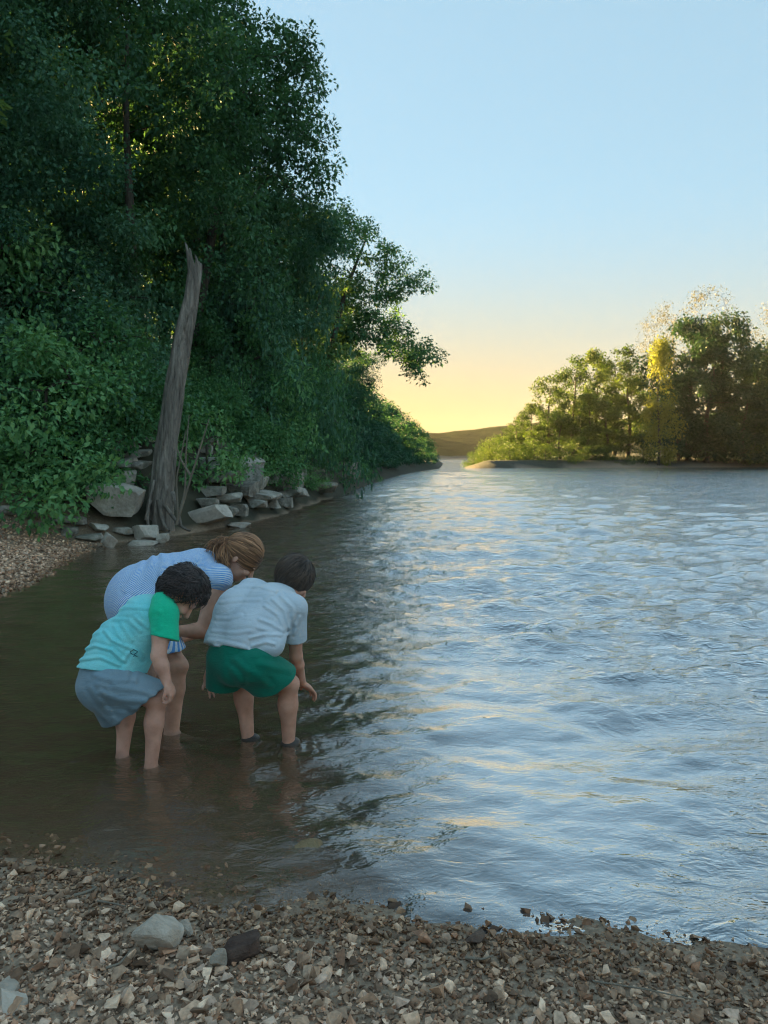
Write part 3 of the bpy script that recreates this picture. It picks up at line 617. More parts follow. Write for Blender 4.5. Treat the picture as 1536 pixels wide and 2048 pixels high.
# ------------------------------------------------------------------ gravel
def hulls(n, seed, flat=.62, pts=11):
    r_ = np.random.default_rng(seed); out = []
    for i in range(n):
        bm = bmesh.new(); q_ = r_.normal(size=(pts, 3)); q_ /= np.linalg.norm(q_, axis=1)[:, None]; q_ *= r_.uniform(.8, 1.1, (pts, 1)); q_ *= np.array((1, r_.uniform(.6, .95), r_.uniform(.4, flat+.15)))
        for p_ in q_: bm.verts.new(p_)
        res = bmesh.ops.convex_hull(bm, input=bm.verts[:]); 
        bmesh.ops.delete(bm, geom=[x for x in res['geom_interior'] if isinstance(x, bmesh.types.BMVert)], context='VERTS')
        bm.verts.index_update(); bm.faces.ensure_lookup_table()
        out.append((np.array([x.co[:] for x in bm.verts]), np.array([[x.index for x in f_.verts] for f_ in bm.faces if len(f_.verts) == 3]))); bm.free()
    return out
PALETTE = np.array((2.05, 1.6, 1.33))*np.array([(.30, .255, .21), (.36, .31, .255), (.22, .185, .15), (.42, .375, .32), (.27, .21, .16), (.15, .12, .095), (.33, .30, .27), (.25, .175, .13), (.46, .42, .36), (.11, .085, .065)])
def rand_rot(n, r_, tilt):
    a = r_.uniform(0, 6.283, n); tx = r_.normal(size=n)*tilt; ty = r_.normal(size=n)*tilt
    ca, sa, cx, sx, cy_, sy = np.cos(a), np.sin(a), np.cos(tx), np.sin(tx), np.cos(ty), np.sin(ty); z = np.zeros(n); o = np.ones(n)
    Rz = np.stack([ca, -sa, z, sa, ca, z, z, z, o], -1).reshape(n, 3, 3); Rx = np.stack([o, z, z, z, cx, -sx, z, sx, cx], -1).reshape(n, 3, 3); Ry = np.stack([cy_, z, sy, z, o, z, -sy, z, cy_], -1).reshape(n, 3, 3)
    return Rz@Rx@Ry
def gravel(name, xy, size, seed, sink=.25, tilt=.35, hv=None, bright=1.):
    r_ = np.random.default_rng(seed); n = len(xy); z = height(xy); hv = hv or hulls(14, seed); which = r_.integers(0, len(hv), n); R = rand_rot(n, r_, tilt)
    vs, fs, cs, k0 = [], [], [], 0
    for h, (bv, bf) in enumerate(hv):
        s_ = np.where(which == h)[0]; m = len(s_)
        if not m: continue
        vv = np.einsum('nij,kj->nki', R[s_], bv)*size[s_][:, None, None]; vv[..., :2] += xy[s_][:, None]; vv[..., 2] += (z[s_]+size[s_]*(.5-sink)-.006*(z[s_] < .002))[:, None]
        c = PALETTE[r_.integers(0, len(PALETTE), m)]*r_.uniform(.5, 1.25, (m, 1))*bright
        vs.append(vv.reshape(-1, 3)); cs.append(np.repeat(c, len(bv), 0)); fs.append((bf[None]+(np.arange(m)*len(bv))[:, None, None]+k0).reshape(-1, 3)); k0 += m*len(bv)
    return npmesh(name, np.concatenate(vs), np.concatenate(fs), False, None, {'col': np.concatenate(cs)})
gr_ = np.random.default_rng(77)
def scatter(n, x0, x1, y0, y1, lo, hi, wide=False):
    p = np.column_stack([gr_.uniform(x0, x1, n), gr_.uniform(y0, y1, n)])
    sd, _ = bank(p); return p[(sd > lo) & (sd < hi)], sd[(sd > lo) & (sd < hi)]
a1, s1 = scatter(62000, -2.6, 2.8, .9, 3.3, -.13, 2.2); z1 = gr_.uniform(.007, .0138, len(a1))
a2, s2 = scatter(12500, -2.6, 2.8, .9, 3.3, -.22, 2.2); z2 = (.008+.024*gr_.uniform(0, 1, len(a2))**2.5)*np.where(s2 > .3, 1.12, .9)
hv_ = hulls(14, 3, pts=8)
go = link('gravel', gravel('near_gravel', np.concatenate([a1, a2]), np.concatenate([z1, z2]), 9, .12, .45, hv_), None, M_PEB); tag(go, 'brown and grey angular gravel covering the near shore', 'gravel', None, 'stuff')
b1 = np.column_stack([gr_.uniform(-9, -3.3, 34000), gr_.uniform(6.5, 15.5, 34000)]); sd1, _ = bank(b1); b1 = b1[(sd1 > -.1) & (sd1 < 3.2) & (b1[:, 1] < 12.6+gr_.normal(size=len(b1))*.4)]
go2 = link('gravel', gravel('beach_gravel', b1, gr_.uniform(.014, .036, len(b1)), 10, .2, .4, hulls(10, 4, pts=8), 1.15), None, M_PEB); tag(go2, 'pale gravel of the small beach below the wooded bank', 'gravel', None, 'stuff')
# bigger stones, one by one
st, sst = scatter(900, -2., 2.2, 1.05, 3.3, .03, 1.7); st = st[:240]
hm = []
for k, (bv, bf) in enumerate(hulls(16, 5, .7, 13)):
    c = PALETTE[[0, 1, 3, 6, 8, 3, 1, 6, 0, 8, 3, 1, 4, 7, 3, 6]][k]*1.08
    hm.append(npmesh('stone_%d' % k, bv, bf, False, None, {'col': np.repeat(c[None], len(bv), 0)})); hm[-1].materials.append(M_PEB)
hz = height(st)
for i, (x, y) in enumerate(st):
    o = link('stone', hm[i % 16], GROUND); k = float(gr_.uniform(.014, .029)); o.location = (x, y, hz[i]+k*.42); o.scale = (k*1.1, k, k); o.rotation_euler = (gr_.normal()*.3, gr_.normal()*.3, gr_.uniform(0, 6.28))
def near_rock(u, v, w_, h_, d_, seed, mat_, label, rz=0., tilt=(0, 0), blocky=.0, sink=.3, name='rock', z=None):
    q_ = G(u, v, .05); z0 = ground_z(q_[0], q_[1])
    return rock(name, (q_[0], q_[1], (z0 if z is None else z)+h_*(.5-sink)), (w_, d_, h_), seed, mat_, label, 'rock', None, None, rz, blocky, tilt, 8, .05, 4)
near_rock(312, 1880, .165, .135, .15, 31, M_ROCKG, 'big pale grey rock on the near gravel by the waterline', .3, sink=.12)
near_rock(372, 1850, .062, .05, .06, 32, M_ROCKG, 'small greenish rock tucked behind the big pale rock', .8, sink=.1)
near_rock(488, 1897, .125, .068, .085, 33, M_ROCKR, 'reddish brown wedge shaped rock on the near gravel', .25, (.1, -.15), 1., .1)
near_rock(434, 1925, .058, .085, .055, 34, M_ROCKG, 'upright grey stone between the pale rock and the brown rock', .3, sink=.1)
near_rock(958, 1862, .075, .06, .06, 35, M_ROCKR, 'dark rock sticking up at the edge of the clear water', .2, sink=.1)
near_rock(605, 1672, .16, .08, .11, 39, M_ROCKW, 'flat mossy rock breaking the surface of the shallow water', .3, (0, 0), 0., .0, z=-.045)
near_rock(28, 2016, .07, .03, .08, 37, M_ROCKG, 'pale tilted stone slab at the frame edge of the gravel', .6, (.5, .2), 1., .1)
near_rock(12, 1985, .06, .02, .07, 38, M_ROCKG, 'thin pale flake of stone leaning on the slab', .1, (.35, .3), 1., .0)
def twig(pts, r0, label):
    pp = np.array([G(u, v, z) for u, v, z in pts]); pp[:, 2] = [ground_z(p_[0], p_[1])+.02+q_[2]*.3 for p_, q_ in zip(pp, pts)]
    t = np.linspace(0, len(pp)-1, 14); pp = np.column_stack([np.interp(t, np.arange(len(pp)), pp[:, k]) for k in range(3)]); b = pp[0].copy()
    tv, tf = tube(pp-b, np.linspace(r0, r0*.5, 14), 6); o = link('twig', npmesh('twig', tv, tf, True), None, M_BARKP); o.location = b; tag(o, label, 'twig')
twig([(148, 1800, .03), (172, 1788, .04), (193, 1770, .06), (182, 1762, .07)], .006, 'short forked twig on the wet gravel at the waterline')
twig([(195, 1812, .03), (225, 1816, .03), (252, 1822, .03)], .004, 'thin straight twig left of the big pale rock')
twig([(212, 1958, .04), (240, 1942, .05), (262, 1908, .06)], .004, 'curved pale twig lying in front of the big pale rock')
twig([(930, 1925, .03), (965, 1924, .04), (985, 1916, .04)], .004, 'small curved twig on the gravel near the dark rock')
twig([(1185, 1975, .03), (1290, 1988, .04), (1400, 2012, .04)], .003, 'long thin straw like twig across the gravel')
# ------------------------------------------------------------------ people
def unit(a): a = np.asarray(a, float); return a/np.linalg.norm(a)
class Sculpt:
    """signed-distance sculpting on a grid; surface taken out as one continuous mesh"""
    def __init__(self, lo, hi, vox):
        self.lo = np.array(lo, float); self.v = vox; self.n = np.ceil((np.array(hi)-self.lo)/vox).astype(int)+1
        self.D = np.full(self.n, .09, np.float32)
    def sub(self, lo, hi):
        a = np.clip(np.floor((lo-self.lo)/self.v).astype(int), 0, self.n-1); b = np.clip(np.ceil((hi-self.lo)/self.v).astype(int)+1, 1, self.n)
        ax = [self.lo[k]+self.v*np.arange(a[k], b[k]) for k in range(3)]
        return tuple(slice(a[k], b[k]) for k in range(3)), np.stack(np.meshgrid(*ax, indexing='ij'), -1)
    def blend(self, sl, d, k):
        c = self.D[sl]; h = np.clip(.5+.5*(c-d)/k, 0, 1) if k > 0 else (d < c).astype(float)
        self.D[sl] = c*(1-h)+d*h-k*h*(1-h)
    def cone(self, a, b, ra, rb, k=.02, flat=None, clips=()):
        a = np.asarray(a, float); b = np.asarray(b, float); m = max(ra, rb)*(max(1, flat[1]) if flat else 1)+.05
        sl, p = self.sub(np.minimum(a, b)-m, np.maximum(a, b)+m)
        if min(p.shape) == 0: return self
        q = p-a; e = b-a
        t = np.clip((q@e)/(e@e), 0, 1); w_ = q-t[..., None]*e
        if flat:
            ax, s_ = unit(flat[0]), flat[1]; comp = w_@ax; w_ = w_-comp[..., None]*ax*(1-1/s_)
            d = (np.linalg.norm(w_, axis=-1)-(ra+(rb-ra)*t))*min(1., s_)
        else: d = np.linalg.norm(w_, axis=-1)-(ra+(rb-ra)*t)
        for (c, n_) in clips: d = np.maximum(d, (p-c)@unit(n_))
        self.blend(sl, d, k); return self
    def chain(self, pts, rs, k=.02, flat=None):
        for i in range(len(pts)-1): self.cone(pts[i], pts[i+1], rs[i], rs[i+1], k, flat)
        return self
    def ell(self, c, axes, r, k=.02, clips=()):
        c = np.asarray(c, float); m = max(r)+.05; sl, p = self.sub(c-m, c+m); q = p-c
        loc = np.stack([q@unit(a) for a in axes], -1)/np.array(r); ln = np.linalg.norm(loc, axis=-1)
        d = (ln-1)*min(r)*.6+(ln-1)*np.mean(r)*.4
        for (cc, n_) in clips: d = np.maximum(d, (p-cc)@unit(n_))
        self.blend(sl, d, k); return self
    def full(self):
        return self.sub(self.lo, self.lo+self.v*(self.n-1))[1]
    def mesh(self, name, shift=(0, 0, 0), smooth=2):
        D = np.pad(self.D, 1, constant_values=.09); s_ = D < 0
        nz = np.array(D.shape)-1
        corners = [D[i:nz[0]+i, j:nz[1]+j, k:nz[2]+k] for i in (0, 1) for j in (0, 1) for k in (0, 1)]
        neg = sum((c < 0).astype(np.int8) for c in corners); act = (neg > 0) & (neg < 8)
        ii = np.argwhere(act); idx = -np.ones(act.shape, np.int64); idx[act] = np.arange(len(ii))
        cv = np.stack([c[act] for c in corners], -1); off = np.array([(i, j, k) for i in (0, 1) for j in (0, 1) for k in (0, 1)], float)
        acc = np.zeros((len(ii), 3)); cnt = np.zeros(len(ii))
        for a in range(8):
            for b in range(a+1, 8):
                if np.abs(off[a]-off[b]).sum() != 1: continue
                x, y = cv[:, a], cv[:, b]; m = (x < 0) != (y < 0); t = np.where(m, x/(x-y+1e-12), 0)
                acc += np.where(m[:, None], off[a]+(off[b]-off[a])*t[:, None], 0); cnt += m
        vv = self.lo+self.v*(ii-1+acc/cnt[:, None])
        quads = []
        for ax in range(3):
            o1, o2 = (ax+1) % 3, (ax+2) % 3
            a = [slice(0, None)]*3; b = [slice(0, None)]*3; a[ax] = slice(0, -1); b[ax] = slice(1, None)
            A, B = s_[tuple(a)], s_[tuple(b)]; ed = np.argwhere(A != B)
            ed = ed[(ed[:, o1] > 0) & (ed[:, o2] > 0) & (ed[:, o1] < s_.shape[o1]-1) & (ed[:, o2] < s_.shape[o2]-1)]
            fl = A[tuple(ed.T)]
            def at(d1, d2):
                e = ed.copy(); e[:, o1] -= d1; e[:, o2] -= d2; return idx[tuple(e.T)]
            q = np.stack([at(1, 1), at(0, 1), at(0, 0), at(1, 0)], -1); q[~fl] = q[~fl][:, ::-1]; quads.append(q)
        q = np.concatenate(quads); q = q[(q >= 0).all(1)]
        for _ in range(smooth):
            s2 = np.zeros_like(vv); c2 = np.zeros(len(vv))
            for e0, e1 in ((0, 1), (1, 2), (2, 3), (3, 0)):
                np.add.at(s2, q[:, e0], vv[q[:, e1]]); np.add.at(c2, q[:, e0], 1)
            vv = vv*.5+.5*s2/np.maximum(c2, 1)[:, None]
        return npmesh(name, vv-np.asarray(shift), q, True)
def creases(S, lines, width, depth):
    """soft folds pressed along the given picture polylines"""
    p = S.full(); near = np.abs(S.D) < .03; pts = p[near]; U, V = proj(pts); add = np.zeros(len(pts))
    for ln in lines:
        A_ = ln[0] if isinstance(ln[0], (int, float)) else 1.; pl = np.array(ln[1:] if isinstance(ln[0], (int, float)) else ln, float)
        t = np.linspace(0, len(pl)-1, 10*len(pl)); x = np.interp(t, np.arange(len(pl)), pl[:, 0]); y = np.interp(t, np.arange(len(pl)), pl[:, 1])
        d2 = np.min((U[:, None]-x)**2+(V[:, None]-y)**2, 1); d = np.sqrt(d2)
        add += -A_*depth*(np.exp(-(d/width)**2)-.75*np.exp(-((d-width*1.9)/(width*.9))**2))
    S.D[near] += add
def hand(S, wrist, d, nrm, side, size=1., curl=.5, spread=.22, thumb=1.):
    """palm, four bent fingers and a thumb from the side of the palm"""
    d = unit(d); nrm = unit(nrm-np.dot(nrm, d)*d); lat = np.cross(d, nrm)*side
    L_ = .075*size; pc = wrist+d*L_*.55
    S.ell(pc, (d, lat, nrm), (L_*.62, L_*.5, L_*.24), .012)
    for i, ln in enumerate((.85, 1., .95, .74)):
        o = (i-1.5)/1.5; a = wrist+d*L_*.95+lat*(-o)*L_*.36; fd = unit(d-lat*o*spread); c = curl*(.8+.15*i)
        r_ = .0088*size; seg = L_*ln*.42
        for j in range(3):
            ang = c*(j+.6); dd = fd*math.cos(ang)+nrm*math.sin(ang); b = a+dd*seg*(1-.15*j); S.cone(a, b, r_*(1-.1*j), r_*(.92-.1*j), .004); a = b
    a = wrist+d*L_*.3+lat*L_*.38
    for j in range(2):
        dd = unit(d*(.75)+lat*(.65-.35*j)*thumb+nrm*(.35+.3*j)); b = a+dd*L_*.36; S.cone(a, b, .0105*size*(1-.12*j), .009*size, .006); a = b
def strands(paths, rad, taper=.35):
    n, m, _ = paths.shape; t = np.gradient(paths, axis=1); t /= np.linalg.norm(t, axis=-1, keepdims=True)+1e-9
    ref = np.array((.31, .52, .8)); n1 = np.cross(t, ref); n1 /= np.linalg.norm(n1, axis=-1, keepdims=True)+1e-9; n2 = np.cross(t, n1)
    prof = rad*np.interp(np.linspace(0, 1, m), [0, .3, .75, 1], [.7, 1, .8, taper])
    vs = np.stack([paths+prof[None, :, None]*(math.cos(a)*n1+math.sin(a)*n2) for a in (0, 2.094, 4.189)], 2)
    base = np.arange(n)[:, None, None]*m*3; r = np.arange(m-1)[None, :, None]*3; c = np.arange(3)[None, None, :]
    a = base+r+c; b = base+r+(c+1) % 3
    return vs.reshape(-1, 3), np.stack([a, b, b+3, a+3], -1).reshape(-1, 4)
class Head:
    def __init__(self, c, f, u, s=1.):
        self.c = np.asarray(c, float); self.f = unit(f); u = np.asarray(u, float); self.u = unit(u-np.dot(u, self.f)*self.f); self.r = np.cross(self.f, self.u); self.s = s
    def w(self, r, f, u): return self.c+self.s*(np.asarray(r)[..., None]*self.r+np.asarray(f)[..., None]*self.f+np.asarray(u)[..., None]*self.u)
    def sculpt(self, S, ears=(-1, 1), tuck=0.):
        s_ = self.s; ax = (self.r, self.f, self.u)
        S.ell(self.w(0, -.008, .02), ax, (.072*s_, .09*s_, .092*s_), .02)
        S.ell(self.w(0, .03, -.045), ax, (.054*s_, .055*s_, .06*s_), .03)        # jaw
        S.ell(self.w(0, .062, -.082), ax, (.02*s_, .018*s_, .016*s_), .02)       # chin
        S.cone(self.w(0, .085, .005), self.w(0, .104, -.03), .007*s_, .012*s_, .014)   # nose
        S.cone(self.w(-.012, .09, -.055), self.w(.012, .09, -.055), .007*s_, .007*s_, .006)  # lips
        for e in (-1, 1):
            S.ell(self.w(e*.03, .083, .018), ax, (.018*s_, .008*s_, .006*s_), .012)    # brow
            S.ell(self.w(e*.036, .07, -.025), ax, (.02*s_, .018*s_, .016*s_), .02)     # cheek
        for e in ears:
            S.ell(self.w(e*(.079-tuck), -.012, -.012), (self.r+self.f*-.5*e, self.f, self.u), (.009*s_, .014*s_, .022*s_), .006)
    def cap(self, S, grow=(.083, .105, .108), cl=(-.06, .5), seed=1, amp=.006, fs=14.):
        ax = (self.r, self.f, self.u); s_ = self.s
        n_ = -(self.u-cl[1]*self.f); cc = self.w(0, -.08, cl[0])
        S.ell(self.w(0, -.012, .022), ax, tuple(x*s_ for x in grow), 0.0, [(cc, n_)])
        p = S.full(); near = np.abs(S.D) < .03; S.D[near] += (amp*fbm(p[near], seed, 3, fs, .55)).astype(np.float32)
    def hair(self, n, seed, length=.085, rad=.0026, grow=(.083, .105, .108), cl=(-.06, .5), whorl=(.0, -.06, .1), curl=.25, lift=.05, m=9, target=None, lock=9.):
        r_ = np.random.default_rng(seed); g = np.array(grow); c0 = np.array((0, -.012, .022))
        d = r_.normal(size=(n*3, 3)); d /= np.linalg.norm(d, axis=1)[:, None]; p = d*g+c0
        ok = p[:, 2]-(cl[0]+cl[1]*(p[:, 1]+.08)) > -.002; p = p[ok][:n]; n = len(p); wv = np.array(whorl)
        path = [p*1.]; q = p.copy(); off = np.ones(n)*r_.uniform(.99, 1.03, n); ph = np.stack([6.28*fbm(p, seed, 2, lock), 6.28*fbm(p, seed+1, 2, lock)], 1)+r_.uniform(0, .9, (n, 2)); st = length/(m-1)*r_.uniform(.6, 1.3, n)
        for k in range(m-1):
            nn = (q-c0)/g**2; nn /= np.linalg.norm(nn, axis=1)[:, None]
            dirv = (q-wv) if target is None else (np.array(target)-q)
            dirv = dirv-np.sum(dirv*nn, 1)[:, None]*nn; ln = np.linalg.norm(dirv, axis=1)[:, None]; dirv = dirv/np.maximum(ln, .004)
            sidev = np.cross(nn, dirv)
            dirv = dirv+sidev*(curl*np.sin(ph[:, :1]+k*.9))+.12*r_.normal(size=(n, 3))*curl
            q = q+dirv*st[:, None]
            qq = (q-c0)/g; l_ = np.linalg.norm(qq, axis=1)[:, None]; o_ = off+lift*k/(m-1)*(.5+.5*np.sin(ph[:, 1]+k*.7))
            q = qq/l_*o_[:, None]*g+c0; path.append(q.copy())
        pa = np.stack(path, 1)
        return strands(self.w(pa[..., 0], pa[..., 1], pa[..., 2]), rad*self.s)
def skin_mat(name, c, mud=True):
    q = NT(name); p = q.pos(False); n1 = q.noise(p, 14, 4, .6); geo = q.n('NewGeometry'); sp = q.n('SeparateXYZ'); q.l(geo.outputs['Position'], sp.inputs[0])
    col = q.mix(1., c, q.ramp(n1, [(.28, (.76, .66, .62)), (.72, (1.1, 1.06, 1.05))]), 'MULTIPLY')
    col = q.mix(q.math('MULTIPLY', q.rng(q.math('ADD', sp.outputs[2], q.math('MULTIPLY', n1, .05)), -.01, .06, 1., 0.), .7), col, (.10, .065, .045))
    q.l(col, q.b.inputs['Base Color']); q.b.inputs['Roughness'].default_value = .5
    q.b.inputs['Subsurface Weight'].default_value = .12; q.b.inputs['Subsurface Radius'].default_value = (.02, .008, .004); return q.m
def cloth_mat(name, c, c2, stripes=None, rough=.9):
    q = NT(name); p = q.pos(False); n1 = q.noise(p, 6, 4, .6); n2 = q.noise(p, 260, 2, .5)
    col = q.mix(q.rng(n1, .35, .68), c, c2)
    if stripes:
        at = q.n('Attribute', attribute_name='stripe'); w_ = q.math('SINE', q.math('MULTIPLY', at.outputs['Fac'], stripes))
        col = q.mix(q.rng(w_, -.25, .25), col, (.72, .79, .86))
    col = q.mix(1., col, q.ramp(n2, [(.3, (.88, .88, .88)), (.7, (1.08, 1.08, 1.08))]), 'MULTIPLY')
    q.l(col, q.b.inputs['Base Color']); q.b.inputs['Roughness'].default_value = rough; q.b.inputs['Sheen Weight'].default_value = .15
    pw = q.n('TexNoise'); pw.inputs['Scale'].default_value = 22; pw.inputs['Detail'].default_value = 3; pw.inputs['Distortion'].default_value = 2.2; pm = q.n('Mapping'); pm.inputs['Scale'].default_value = (.5, .5, 1.5); pm.inputs['Rotation'].default_value = (.2, .5, .3); q.l(p, pm.inputs['Vector']); q.l(pm.outputs[0], pw.inputs['Vector'])
    q.l(q.bump(pw.outputs['Fac'], .4, .01), q.b.inputs['Normal']); return q.m
def hair_mat(name, lo, hi):
    q = NT(name); at = q.n('Attribute', attribute_name='tint')
    q.l(q.ramp(at.outputs['Fac'], [(0., lo), (.55, tuple(.5*(x+y) for x, y in zip(lo, hi))), (1., hi)]), q.b.inputs['Base Color']); q.b.inputs['Roughness'].default_value = .36; q.b.inputs['Specular IOR Level'].default_value = .5; return q.m
M_SKIN = skin_mat('skin', (.70, .39, .28)); M_SKIN2 = skin_mat('skin_light', (.70, .40, .30)); M_SKIN3 = skin_mat('skin_warm', (.68, .40, .29))
M_TEAL = cloth_mat('teal_shirt', (.20, .70, .74), (.30, .78, .80)); M_GREEN = cloth_mat('green_sleeve', (.01, .56, .31), (.01, .62, .36))
M_GREY = cloth_mat('grey_shirt', (.55, .63, .70), (.63, .71, .77)); M_GSHORT = cloth_mat('green_shorts', (.0, .17, .11), (.0, .21, .14))
M_BSHORT = cloth_mat('slate_shorts', (.20, .29, .35), (.26, .35, .41)); M_STRIPE = cloth_mat('striped_dress', (.12, .34, .74), (.14, .37, .76), 820.)
M_HDARK = hair_mat('dark_hair', (.012, .009, .009), (.11, .08, .072)); M_HBROWN = hair_mat('brown_hair', (.016, .011, .009), (.17, .115, .082)); M_HGING = hair_mat('auburn_hair', (.12, .055, .028), (.62, .32, .16))
M_SHOE = cloth_mat('wet_shoe', (.04, .033, .028), (.065, .052, .042), None, .5); M_LOGO = cloth_mat('shirt_print', (.01, .12, .17), (.02, .15, .2)); M_SOCK = cloth_mat('muddy_sock', (.12, .085, .06), (.16, .12, .085))
def part(S, name, root, mat_, smooth=2):
    me = S.mesh(name, root.location, smooth); return link(name, me, root, mat_)
def raw(vf, name, root, mat_, smooth=True, m=9):
    v, fc = vf; r_ = np.random.default_rng(len(v)); n_ = len(v)//(3*m); t = np.repeat(r_.uniform(.05, 1, n_)**1.3, 3*m)
    o = link(name, npmesh(name, v-np.array(root.location), fc, smooth, {'tint': t}), root, mat_); o['kind'] = 'stuff'; return o
def bounds(pts, m): pts = np.array(pts); return pts.min(0)-m, pts.max(0)+m
def leg(S, hip, knee, ank, r, k=.02, foot=None):
    S.chain([hip, hip+(knee-hip)*.5, knee], [r[0], r[0]*.88, r[1]], k); calf = knee+(ank-knee)*.32
    back = unit(np.cross(np.cross(knee-hip, ank-knee), ank-knee)) if np.linalg.norm(np.cross(unit(knee-hip), unit(ank-knee))) > .05 else np.array((0, -1., 0))
    S.chain([knee, calf+back*.0, ank], [r[1]*.97, r[2], r[3]], k); S.ell(calf-back*r[2]*-.18, (unit(ank-knee), back, np.cross(unit(ank-knee), back)), (.085, r[2]*1.0, r[2]*1.02), .02)
    S.ell(knee-back*r[1]*.28, (unit(ank-knee), back, np.cross(unit(ank-knee), back)), (.04, r[1]*.8, r[1]*.82), .02)
def shoe(S, ank, d, L_=.2):
    d = unit((d[0], d[1], 0)); h = ank+np.array((0, 0, -.035)); S.ell(h+d*L_*.25, (d, np.cross(d, (0, 0, 1)), (0, 0, 1)), (L_*.5, .038, .03), .01); S.ell(h-d*.01, (d, np.cross(d, (0, 0, 1)), (0, 0, 1)), (.05, .036, .045), .015)
def sock(S, ank, leg_dir, r_): S.cone(ank-leg_dir*.0, ank-leg_dir*.055, r_, r_, .004)

# ---- boy in the grey shirt
def boy_grey():
    hr, hl = P(512, 1330, 3.72), P(452, 1318, 3.88); kr, kl = P(577, 1368, 3.86), P(484, 1352, 4.0)
    ar, al = G(577, 1490)+(0, 0, -.012), G(497, 1480)+(0, 0, -.02)
    pel, wai, che, nec = P(480, 1300, 3.80), P(500, 1258, 3.83), P(535, 1212, 3.92), P(572, 1188, 4.0)
    sr, sl = P(588, 1216, 3.88), P(500, 1185, 4.1); er, wr = P(592, 1312, 3.93), P(604, 1366, 4.03); el_, wl = P(438, 1290, 4.08), P(415, 1355, 4.04)
    root = empty('person', (pel[0], pel[1], ground_z(pel[0], pel[1]))); tag(root, 'child in pale grey t-shirt and dark green shorts bending with one hand in the water', 'person')
    hd = Head(P(588, 1158, 4.04), (.62, .30, -.72), (.60, .42, .68), 1.0)
    fd = unit((.72, .5, 0)); lo, hi = bounds([hr, hl, kr, kl, ar, al, nec, sr, sl, er, wr, el_, wl, hd.c], .15); lo[2] = -.2
    S = Sculpt(lo, hi, .0053)
    leg(S, hr, kr, ar, (.07, .05, .046, .031)); leg(S, hl, kl, al, (.07, .05, .046, .031))
    S.chain([pel, wai, che], [.10, .095, .10], .04); S.cone(che, nec, .09, .05, .03); S.cone(nec-.02*unit(hd.c-nec), hd.w(0, -.03, -.03), .044, .042, .025)
    S.cone(sl, sr, .05, .05, .03); S.chain([sr, er], [.044, .033], .02); S.chain([er, er+(wr-er)*.3, wr], [.033, .032, .022], .015); S.chain([sl, el_, wl], [.044, .033, .022], .02)
    hand(S, wr, P(634, 1388, 4.10)-wr, np.array((.1, .2, -.9)), 1, 1.0, .35, .15); hand(S, wl, P(434, 1392, 3.98)-wl, np.array((.4, -.9, -.2)), 1, .9, .3)
    for a in (ar, al): S.cone(a, a+fd*.1+(0, 0, -.04), .034, .026, .02)
    hd.sculpt(S, tuck=.012); part(S, 'body', root, M_SKIN)
    # shirt
    dn = unit(pel-wai); sp_ = unit(che-wai); lat = unit(hr-hl)
    lo, hi = bounds([pel, nec, sr, sl, er], .2); S = Sculpt(lo, hi, .0047)
    hem = P(478, 1300, 3.76); hn = unit(P(466, 1325, 3.74)-P(484, 1262, 3.80))
    fl = (np.cross(lat, sp_), .80)
    S.cone(P(478, 1322, 3.79), wai, .152, .14, .03, fl, [(hem, hn)]); S.cone(wai, che, .135, .132, .03, fl, [(hem, hn)]); S.cone(che, nec-(nec-che)*.25, .128, .072, .04, fl); S.cone(nec-(nec-che)*.3, nec, .068, .055, .02)
    S.cone(sl, sr, .066, .062, .04)
    S.cone(P(446, 1285, 3.86), P(478, 1215, 3.98), .098, .105, .04, None, [(hem, hn)]); S.cone(P(470, 1225, 3.96), P(506, 1190, 4.05), .10, .085, .05); S.cone(P(545, 1290, 3.74), P(560, 1225, 3.88), .06, .07, .05, None, [(hem, hn)])
    ud = unit(er-sr); S.cone(sr, sr+ud*.2, .066, .06, .03, None, [(P(592, 1281, 3.91), ud)]); ul = unit(el_-sl); S.cone(sl, sl+ul*.2, .066, .06, .03, None, [(sl+ul*.17, ul)])
    creases(S, [[(530, 1212), (556, 1230), (570, 1258)], [(545, 1198), (570, 1222), (578, 1256)], [(560, 1190), (586, 1216), (590, 1250)], [(518, 1238), (545, 1248), (566, 1262)], [(500, 1276), (530, 1268), (562, 1270)], [(505, 1292), (532, 1284), (548, 1288)], [.6, (432, 1236), (458, 1237), (482, 1230)], [.6, (425, 1262), (470, 1266), (500, 1262)], [.6, (440, 1205), (480, 1200), (520, 1200)], [.7, (470, 1172), (520, 1172), (552, 1182)], [.7, (515, 1255), (540, 1262)], [.6, (415, 1280), (450, 1284), (490, 1294)], [(600, 1235), (588, 1268)], [.7, (584, 1232), (578, 1270)]], 3.2, .0048)
    part(S, 'shirt', root, M_GREY, 1)
    # shorts
    lo, hi = bounds([pel, hr, hl, kr, kl], .2); S = Sculpt(lo, hi, .0052)
    S.cone(P(478, 1280, 3.82), P(480, 1322, 3.80), .118, .132, .02, (np.cross(lat, dn), .85))
    tr, tl = unit(kr-hr), unit(kl-hl)
    h1 = P(556, 1366, 3.78); n1_ = unit(P(575, 1385, 3.84)-P(548, 1335, 3.76)); h2 = P(444, 1376, 3.9); n2_ = np.array((-.05, .1, -1.))
    S.cone(hr, hr+tr*.26, .098, .098, .045, None, [(h1, n1_)]); S.cone(P(452, 1315, 3.86), P(447, 1390, 3.94), .10, .092, .045, None, [(h2, n2_)])
    S.cone(P(500, 1330, 3.76), P(535, 1372, 3.80), .09, .085, .04, None, [(h1, n1_)])
    creases(S, [[(470, 1320), (500, 1345), (530, 1362)], [(520, 1325), (550, 1335), (578, 1340)], [.8, (465, 1340), (480, 1365)], [.6, (510, 1312), (545, 1310)], [.7, (500, 1362), (540, 1372)]], 6, .004)
    p = S.full(); S.D = np.maximum(S.D, (hem-hn*.025-p)@hn).astype(np.float32)
    part(S, 'shorts', root, M_GSHORT, 1)
